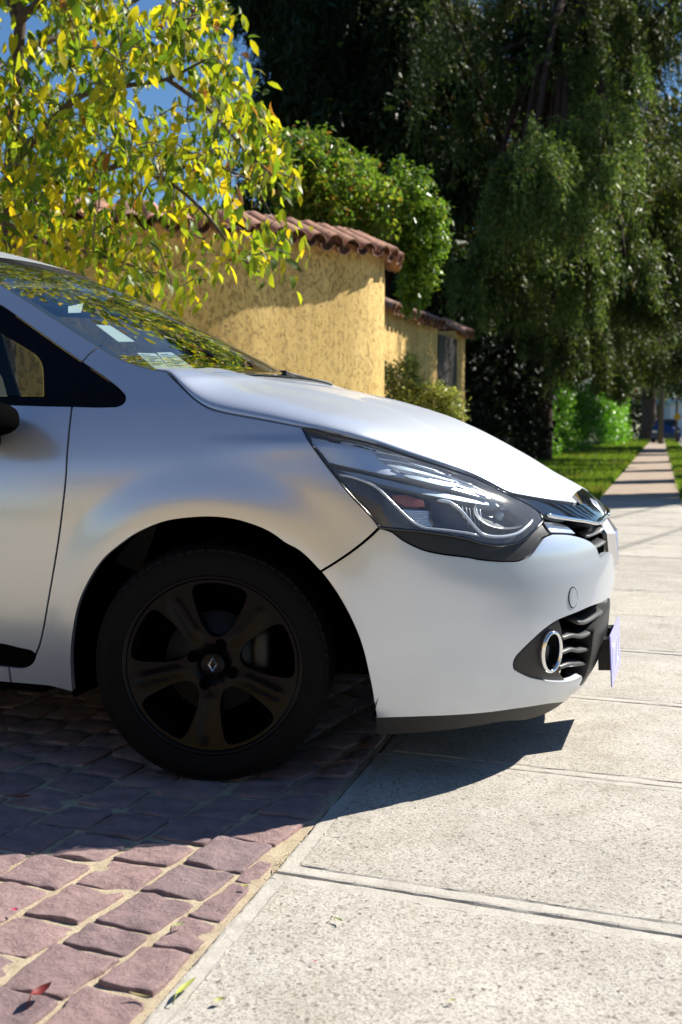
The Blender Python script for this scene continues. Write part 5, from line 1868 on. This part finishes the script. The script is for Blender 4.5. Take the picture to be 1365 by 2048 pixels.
inlay('upper_reflector', [(616, 872), (650, 872), (698, 882), (754, 896), (808, 913), (859, 931), (920, 955), (980, 982), (1000, 1000), (960, 992), (900, 976), (830, 958), (760, 946), (700, 934), (658, 925), (634, 900)], -.02, M['lamp_silver'])
for q in ([(752, 905), (772, 906), (830, 921), (880, 938), (905, 950), (860, 941), (800, 925), (756, 914)], [(762, 920), (800, 928), (870, 947), (920, 962), (900, 962), (830, 946), (776, 930)], [(784, 937), (840, 950), (900, 966), (930, 974), (890, 971), (820, 955)]):
    inlay('reflector_louvre', q, -.016, M['lamp_louvre'], grid=.012, flange=.006)


def bar(name, px, off, r, material):
    p3 = strip(px, off)
    rr = np.full(len(p3), r); rr[0] = rr[-1] = r * .3; rr[1] = rr[-2] = r * .75
    v, f = tube_np(list(p3), rr, 8)
    return obj(name, v, f, material, hl)


bar('light_strip', [(674.6, 949), (700, 953), (728.5, 962), (754, 975), (774.6, 994), (795, 1014.6), (815.6, 1035), (833.6, 1049), (851.5, 1056), (898, 1061), (940, 1067), (960, 1072)], -.022, .0034, M['drl'])
bar('light_strip', [(874.6, 1000.5), (898, 1004), (915, 1015), (930, 1030), (950, 1054), (965, 1068), (985, 1073), (1009.6, 1073), (1034.5, 1067), (1054, 1053), (1068, 1036)], -.022, .0045, M['drl'])
for q in ([(752, 903), (800, 912), (860, 928), (920, 950)], [(756, 916), (810, 926), (880, 947), (950, 972)], [(784, 936), (850, 950), (930, 971), (985, 990)]):
    bar('louvre_edge', q, -.014, .0018, M['chrome'])
inlay('amber_reflector', [(784, 990), (812, 989), (848, 999), (852, 1014), (812, 1012), (794, 1002)], -.035, M['amber'], grid=.012)
rb = inlay('ribbed_reflector', [(806, 1018), (860, 1021), (866, 1054), (838, 1050), (820, 1034)], -.04, M['satin_chrome'], grid=.012)
inlay('shutter_blade', [(860, 996), (898, 1005), (925, 1030), (940, 1052), (926, 1058), (870, 1053), (862, 1034)], -.028, M['gloss_black'], grid=.012)
# bowl reflector round the main bulb
bc = sz([(1000, 1030)], -.045)[0]; bC = F(*bc) - .036 * Fn(*bc); bn = Fn(*bc)
ta = np.cross(Up, bn); ta /= np.linalg.norm(ta); tb = np.cross(bn, ta)
V_, F_ = [], []
for i in range(9):
    u = i / 8
    for k in range(28):
        a = 2 * math.pi * k / 28
        V_.append(bC + ta * .10 * u * math.cos(a) + tb * .05 * u * math.sin(a) - bn * .03 * (1 - u * u))
for i in range(8):
    for k in range(28):
        F_.append((i * 28 + k, i * 28 + (k + 1) % 28, (i + 1) * 28 + (k + 1) % 28, (i + 1) * 28 + k))
obj('bulb_reflector', V_, F_, M['lamp_bowl'], hl)
V_, F_ = tube_np([bC - bn * .028, bC - bn * .012, bC + bn * .0], [.013, .013, .006], 14)
obj('bulb', V_, F_, M['lamp_louvre'], hl)
# fine optic ribs in the lower chamber and the grey inner shelf under the louvres
for k in range(9):
    y_ = 1022 + 3.6 * k
    bar('optic_rib', [(808 + 2.2 * k, y_), (836, y_ + .8), (862, y_ + 1.5)], -.036, .0011, M['chrome'])
for k in range(6):
    x_ = 925 + 7 * k
    bar('optic_rib', [(x_, 1012 + .9 * k), (x_ + 3, 1034), (x_ + 6, 1056 - 1.2 * k)], -.034, .0008, M['satin_chrome'])
inlay('inner_shelf', [(676, 940), (720, 946), (780, 960), (860, 978), (940, 994), (1010, 1006), (1000, 1012), (930, 1002), (850, 988), (770, 970), (715, 954)], -.03, M['lamp_louvre'], grid=.015)
# mirrored far-side panels
for o in [o for o in car.children if o.name.split('.')[0] in ('front_wing', 'front_door', 'sill', 'rear_flank', 'windscreen_pillar', 'window_surround', 'headlight', 'lamp_trim', 'fog_lamp_surround')]:
    for src, par in [(o, car)] + [(c, None) for c in o.children]:
        me = src.data.copy()
        n_ = [tuple(v) for v in (l.vector for l in me.corner_normals)]
        co = np.empty(len(me.vertices) * 3); me.vertices.foreach_get('co', co)
        co = co.reshape(-1, 3) * np.array([1, -1, 1])
        me.vertices.foreach_set('co', co.ravel())
        me.flip_normals()
        me.update()
        if src is o:
            top = link(src.name.split('.')[0], me, car)
            if 'label' in o:
                top['label'] = o['label']
        else:
            link(src.name.split('.')[0], me, top)

# --- inner shell, arch liner, underbody: what the gaps and the arches show
liner = [(-.012 + .435 * math.cos(a), .315 + .395 * math.sin(a)) for a in np.linspace(-.35, math.pi + .35, 30)]
for sg in (-1, 1):
    mb = MB()
    V_ = []
    for x, z in liner:
        V_ += [np.array([x, sg * .80, z]), np.array([x, sg * .42, z])]
    mb.add((V_, [(2 * i, 2 * i + 1, 2 * i + 3, 2 * i + 2) for i in range(len(liner) - 1)]))
    V_ = [np.array([x, sg * .42, z]) for x, z in liner] + [np.array([-.012, sg * .42, .3])]
    mb.add((V_, [(i, i + 1, len(V_) - 1) for i in range(len(liner) - 1)]))
    mb.build('arch_liner', M['dark'], car)
bm = bmesh.new()
add_box(bm, (-1.9, 0, .2), (2.7, 1.45, .06))
add_box(bm, (.55, 0, .24), (.4, 1.1, .05))
add_box(bm, (.05, 0, .45), (.8, .8, .5))
bmobj('underbody', bm, M['dark'], car)
# closing skin behind the shut lines
def back_strip(pxs, w=.05, off=-.02):
    q = met(sz(pxs))
    q = spline(q, step=.02)
    t = np.gradient(q, axis=0); t /= np.linalg.norm(t, axis=1, keepdims=True) + 1e-9
    nrm_ = np.stack([-t[:, 1], t[:, 0]], -1)
    V = []
    for a in (-w, 0, w):
        p = unmet(q + nrm_ * a)
        V.append(F(p[:, 0], p[:, 1]) + off * Fn(p[:, 0], p[:, 1]))
    return np.stack(V, 0)


mb = MB()
for q, w in ((SHUT + SHUT2[1:], .012), (DOOR_EDGE, .03), ([(759, 1056), (640, 1144)], .02), (LAMP_REAR, .012), ([(199, 695), (189, 698.5), (176, 709.5), (164, 724)], .02)):
    V = back_strip(q, w)
    mb.add((list(V.reshape(-1, 3)), gridfaces(*V.shape[:2])))
mb.build('shut_line_seal', M['dark'], car)

# --- wheels
WR = .303
def wheel(x, y, side, steer, parent):
    """side -1: outer face towards y<0"""
    w = empty('wheel', (x, y, WR - .006), 0, parent)
    w.rotation_euler = (0, 0, steer if side < 0 else steer + math.pi)
    # tyre: lathe around local y, outer face towards -y
    prof = [(.217, .085), (.224, .094), (.239, .099), (.262, .1005), (.28, .098), (.2915, .092), (.299, .083), (.3025, .07)]
    prof_in = [(r, -y_) for r, y_ in prof][::-1]
    pr = [(r, -y_) for r, y_ in prof] + [(.303, -.035), (.303, 0), (.303, .035)] + [(r, y_) for r, y_ in prof[::-1]]
    n = 96; V, Q = [], []
    for i in range(n):
        a = 2 * math.pi * i / n
        for r, yy in pr:
            V.append((r * math.cos(a), yy, r * math.sin(a)))
    k = len(pr)
    for i in range(n):
        for j in range(k - 1):
            Q.append((i * k + j, ((i + 1) % n) * k + j, ((i + 1) % n) * k + j + 1, i * k + j + 1))
    ty = obj('tyre', V, Q, M['rubber'], w)
    # tread blocks and shoulder blocks
    mb = MB()
    nb_ = 68
    for i in range(nb_):
        a = 2 * math.pi * i / nb_
        for (y0, y1, sk) in ((-.094, -.052, .02), (-.046, -.004, -.03), (.004, .046, .03), (.052, .094, -.02)):
            d = .038
            r0, r1 = .2995, .3065
            def pt_(aa_, yy, r):
                ee = .0105 if abs(yy) > .09 else 0
                return np.array([(r - ee) * math.cos(aa_), yy, (r - ee) * math.sin(aa_)])
            A = [pt_(a - d, y0, r0), pt_(a + d, y0, r0), pt_(a + d + sk, y1, r0), pt_(a - d + sk, y1, r0), pt_(a - d, y0, r1), pt_(a + d, y0, r1), pt_(a + d + sk, y1, r1), pt_(a - d + sk, y1, r1)]
            mb.add((A, [(4, 5, 6, 7), (0, 1, 5, 4), (1, 2, 6, 5), (2, 3, 7, 6), (3, 0, 4, 7)]))
    tb_ = mb.build('tread', M['rubber'], w, smooth=False)
    tb_['kind'] = 'stuff'
    # raised size lettering on the sidewall
    cu = bpy.data.curves.new('txt', 'FONT'); cu.body = '195/55 R16'; cu.size = .026; cu.extrude = .0008; cu.align_x = 'CENTER'
    to = bpy.data.objects.new('txt', cu); COL.objects.link(to)
    bpy.context.view_layer.update()
    me = bpy.data.meshes.new_from_object(to.evaluated_get(bpy.context.evaluated_depsgraph_get()))
    bpy.data.objects.remove(to)
    for a0 in (math.radians(0), math.radians(180)):
        m2 = me.copy()
        for v in m2.vertices:
            tx, tyy, tz = v.co
            a = a0 - tx / .25
            r = .247 + tyy
            v.co = (r * math.cos(a), -.1003 - tz, r * math.sin(a))
        m2.materials.clear(); m2.materials.append(M['rubber'])
        link('sidewall_lettering', m2, w)
    # rim barrel
    pr = [(.221, -.088), (.219, -.096), (.213, -.098), (.208, -.092), (.203, -.08), (.196, -.05), (.19, 0), (.2, .08), (.208, .085)]
    V, Q = [], []
    for i in range(n):
        a = 2 * math.pi * i / n
        for r, yy in pr:
            V.append((r * math.cos(a), yy, r * math.sin(a)))
    k = len(pr)
    for i in range(n):
        for j in range(k - 1):
            Q.append((i * k + j, ((i + 1) % n) * k + j, ((i + 1) % n) * k + j + 1, i * k + j + 1))
    rim = obj('rim', V, Q, M['rim'], w)
    # spoke face: disc with five windows, dished
    R = .206
    circ = np.array([(R * math.cos(a), R * math.sin(a)) for a in np.linspace(0, 2 * math.pi, 97)[:-1]])
    hs = []
    for kk in range(5):
        ac = math.radians(48 + 36 + 72 * kk)
        def pw(r, da):
            return (r * math.cos(ac + da), r * math.sin(ac + da))
        pts_ = [pw(.066, 0), pw(.076, .26), pw(.105, .375), pw(.145, .385), pw(.182, .37), pw(.196, .32), pw(.1985, .2), pw(.199, 0), pw(.1985, -.2), pw(.196, -.32), pw(.182, -.37), pw(.145, -.385), pw(.105, -.375), pw(.076, -.26)]
        hs.append(spline(np.array(pts_), True, .008))
    def sf(u, v):
        r = np.hypot(u, v)
        y = -.075 - .018 * (r / .2)**2 + .012 * np.clip((.05 - r) / .02, 0, 1)
        # spokes have a shallow groove down the middle
        a = np.arctan2(v, u) - math.radians(48)
        da = (a + math.pi / 5) % (2 * math.pi / 5) - math.pi / 5
        y = y + .006 * np.exp(-(da * r / .016)**2) * np.clip((r - .06) / .03, 0, 1) * np.clip((.2 - r) / .03, 0, 1)
        return np.stack([u, y, v], -1)
    def sn(u, v):
        e = 1e-3
        n__ = np.cross(sf(u, v + e) - sf(u, v - e), sf(u + e, v) - sf(u - e, v))
        n__ = n__ / np.linalg.norm(n__, axis=-1, keepdims=True)
        return n__ * np.where(n__[..., 1:2] > 0, -1, 1)
    panel('spokes', circ, M['rim'], w, holes=hs, gap=0, grid=.012, flange=.032, rnd=.005, surf=sf, nrm=sn, unm=lambda p: p)
    # hub cap with lozenge, four bolt wells
    V_, F_ = tube_np([(0, -.062, 0), (0, -.079, 0), (0, -.081, 0)], [.030, .030, .026], 28)
    hc = obj('hub_cap', V_, F_, M['rim'], w)
    o4 = [(0, .021), (.013, 0), (0, -.021), (-.013, 0)]; i4 = [(0, .012), (.007, 0), (0, -.012), (-.007, 0)]
    V_ = [(a, -.0812, b) for a, b in o4] + [(a * .8, -.085, b * .8) for a, b in o4] + [(a, -.0812, b) for a, b in i4]
    obj('hub_lozenge', V_, [(a + i, b + i, b + (i + 1) % 4, a + (i + 1) % 4) for a, b in ((0, 4), (4, 8)) for i in range(4)], M['satin_chrome'], w, smooth=False)
    for kk in range(4):
        a = math.radians(68 + 90 * kk)
        cx_, cz_ = .051 * math.cos(a), .051 * math.sin(a)
        V_, F_ = tube_np([(cx_, -.070, cz_), (cx_, -.0815, cz_), (cx_, -.0815, cz_), (cx_, -.074, cz_)], [.0145, .0145, .0105, .0105], 14)
        obj('wheel_bolt', V_, F_, M['dark'], w)
    V_, F_ = tube_np([(0, .05, 0), (0, .056, 0)], [.222, .222], 48)
    obj('splash_shield', V_, F_, M['dark'], w)
    for o_ in w.children:
        if o_.name.split('.')[0] in ('rim', 'spokes', 'hub_cap', 'hub_lozenge', 'wheel_bolt'):
            o_.scale = (1.052, 1, 1.052)
    # brake disc and caliper
    V_, F_ = tube_np([(0, -.012, 0), (0, -.03, 0), (0, -.03, 0), (0, -.045, 0)], [.13, .13, .075, .07], 48)
    obj('brake_disc', V_, F_, M['brake'], w)
    bm = bmesh.new()
    add_box(bm, (.115, -.015, .03), (.05, .05, .11))
    bmobj('brake_caliper', bm, M['brake'], w, bevel=.016, smooth=True)
    return w


wheel(-.030, -.748, -1, math.radians(13), car)
wheel(-.012, .748, 1, math.radians(13), car)
wheel(-2.55, -.748, -1, 0, car)
wheel(-2.55, .748, 1, 0, car)

# --- door mirror
mir = bmesh.new()
bmesh.ops.create_uvsphere(mir, u_segments=24, v_segments=14, radius=1)
for v in mir.verts:
    x, y, z = v.co
    s_ = .5 + .5 * abs(x)
    v.co = Vector((x * .105, np.sign(y) * abs(y)**.8 * .115, np.sign(z) * abs(z)**.75 * .05))
mo = bmobj('door_mirror', mir, M['dark'], car, smooth=True)
mo.location = (-.618, -.93, .918)
capm = bmesh.new()
bmesh.ops.create_uvsphere(capm, u_segments=24, v_segments=14, radius=1)
bmesh.ops.delete(capm, geom=[v for v in capm.verts if v.co.z < .12], context='VERTS')
for v in capm.verts:
    x, y, z = v.co
    v.co = Vector((x * .06 - .075, np.sign(y) * abs(y)**.8 * .12, .02 + np.sign(z) * abs(z)**.75 * .10))
bmobj('mirror_cap', capm, pt, mo, smooth=True)
bm = bmesh.new()
add_box(bm, (-.02, .10, -.06), (.07, .12, .035))
bmobj('mirror_foot', bm, M['gloss_black'], mo, bevel=.012)

# --- wipers at the foot of the screen
for pts_, blk in (([(395, 741), (415, 739), (441, 742)], (395, 741)), ([(572, 746), (598, 752), (624, 760)], (566, 746))):
    y_ = -.5 if blk[0] < 450 else .12
    def pl_(px, py, y):
        d = tocar_v(ray(px, py)); return CAM_C + d * ((y - CAM_C[1]) / d[1])
    a3 = [pl_(*p, y_ + .11 * k) for k, p in enumerate(pts_)]
    bm = bmesh.new()
    add_box(bm, pl_(*blk, y_), (.035, .02, .017))
    wp = bmobj('wiper', bm, M['black_plastic'], car, bevel=.005)
    V_, F_ = tube_np(a3, [.006, .005, .0035], 8)
    obj('wiper_arm', V_, F_, M['black_plastic'], wp)
    V_, F_ = tube_np([p + np.array([-.03, .02, -.006]) for p in a3], .005, 6)
    obj('wiper_blade', V_, F_, M['rubber'], wp)

# --- inside: dashboard, steering wheel, seats, far door trims
bm = bmesh.new()
prof = [(-.10, 1.0), (-.22, 1.02), (-.42, 1.02), (-.55, 1.0), (-.62, .95), (-.64, .8), (-.62, .6), (-.3, .5)]
V_ = [np.array([x, y, z]) for y in (-.64, .64) for x, z in prof]
k = len(prof)
obj('dashboard', V_, [(i, i + 1, k + i + 1, k + i) for i in range(k - 1)] + [tuple(range(k)), tuple(range(2 * k - 1, k - 1, -1))], M['interior'], car)
V_, F_ = [], []
c = np.array([-.83, .36, .90]); ax = np.array([-.88, 0, .47]); u1 = np.array([0, 1., 0]); u2 = np.cross(ax, u1)
for i in range(33):
    a = 2 * math.pi * i / 32
    V_.append(c + .185 * (u1 * math.cos(a) + u2 * math.sin(a)))
V_, F_ = tube_np(V_, .015, 8)
mb = MB().add((V_, F_))
for a in (0, math.pi, -math.pi / 2):
    mb.add(tube_np([c, c + .18 * (u1 * math.cos(a) + u2 * math.sin(a))], .017, 6))
mb.add(tube_np([c + ax * .02, c - ax * .04], .055, 16))
mb.add(tube_np([c, c - ax * .25], .03, 10))
mb.build('steering_wheel', M['grey_plastic'], car)
for y in (-.36, .36):
    bm = bmesh.new()
    add_box(bm, (-1.15, y, .50), (.5, .48, .16))
    add_box(bm, (-1.47, y, .82), (.14, .46, .62), Matrix.Rotation(math.radians(-16), 3, 'Y'))
    add_box(bm, (-1.585, y, 1.22), (.09, .24, .17), Matrix.Rotation(math.radians(-12), 3, 'Y'))
    bmobj('seat', bm, M['seat'], car, bevel=.04, smooth=True)
for sg in (-1, 1):
    bm = bmesh.new()
    add_box(bm, (-1.3, sg * .74, .62), (1.7, .04, .6))
    bmobj('door_trim', bm, M['interior'], car)
bm = bmesh.new()
add_box(bm, (-.86, 0, 1.325), (.03, .21, .06), Matrix.Rotation(math.radians(20), 3, 'Y'))
bmobj('rear_view_mirror', bm, M['interior'], car, bevel=.012)
# papers inside the screen: separate things
def paper(pxs, label, name='paper_sheet', mat_='paper', h=.0012, inks=0):
    """a sheet lying just under the glass, corners measured on the screen"""
    out = []
    for p in pxs:
        d = tocar_v(ray(*p)); best = None
        T_, V2_ = np.meshgrid(np.linspace(.0, 1, 121), np.linspace(-1, 1, 121), indexing='ij')
        Q = screen(T_, V2_, -.012)
        r = Q - CAM_C; q = np.linalg.norm(np.cross(r, d), axis=-1)
        i = np.unravel_index(q.argmin(), q.shape)
        out.append(Q[i])
    out = np.array(out)
    ctr = out.mean(0)
    nn = np.cross(out[1] - out[0], out[2] - out[0]); nn /= np.linalg.norm(nn)
    V = list(out) + list(out - nn * h)
    o = obj(name, [CO + p[0] * Fw + p[1] * Lf + p[2] * Up - (CO + ctr[0] * Fw + ctr[1] * Lf + ctr[2] * Up) for p in V], [(0, 1, 2, 3), (7, 6, 5, 4)] + [(i, 4 + i, 4 + (i + 1) % 4, (i + 1) % 4) for i in range(4)], M[mat_], None, smooth=False, loc=tuple(CO + ctr[0] * Fw + ctr[1] * Lf + ctr[2] * Up))
    tag(o, label, 'paper')
    if inks:
        mb = MB()
        w = [CO + p[0] * Fw + p[1] * Lf + p[2] * Up - Vector(o.location) for p in out]
        w = [np.array(q) for q in w]
        nw = np.cross(w[1] - w[0], w[2] - w[0]); nw /= np.linalg.norm(nw)
        if nw[1] > 0:
            nw = -nw
        for k in range(inks):
            a0, a1 = .12 + .76 * k / inks, .12 + .76 * (k + .45) / inks
            e = .92 if k % 3 else .6
            f = lambda u, v: (w[0] * (1 - u) + w[1] * u) * (1 - v) + (w[3] * (1 - u) + w[2] * u) * v + nw * .002
            mb.add(([f(.08, a0), f(e, a0), f(e, a1), f(.08, a1)], [(0, 1, 2, 3)]))
        mb.build('printed_line', M['paper_ink'], o, smooth=False)
    return o


paper([(190, 650), (222, 651), (270, 683), (236, 684)], 'blank white slip of paper lying under the windscreen glass')
paper([(276, 707), (312, 707), (341, 737), (312, 739)], 'printed white form lying at the foot of the windscreen, the one nearer the pillar', inks=7)
paper([(313, 707), (345, 706), (386, 737), (343, 738)], 'printed white form lying at the foot of the windscreen, towards the wiper', inks=8)
paper([(136, 614), (166, 606), (163, 626), (135, 625)], 'small square sticker on the upper part of the windscreen', 'sticker')
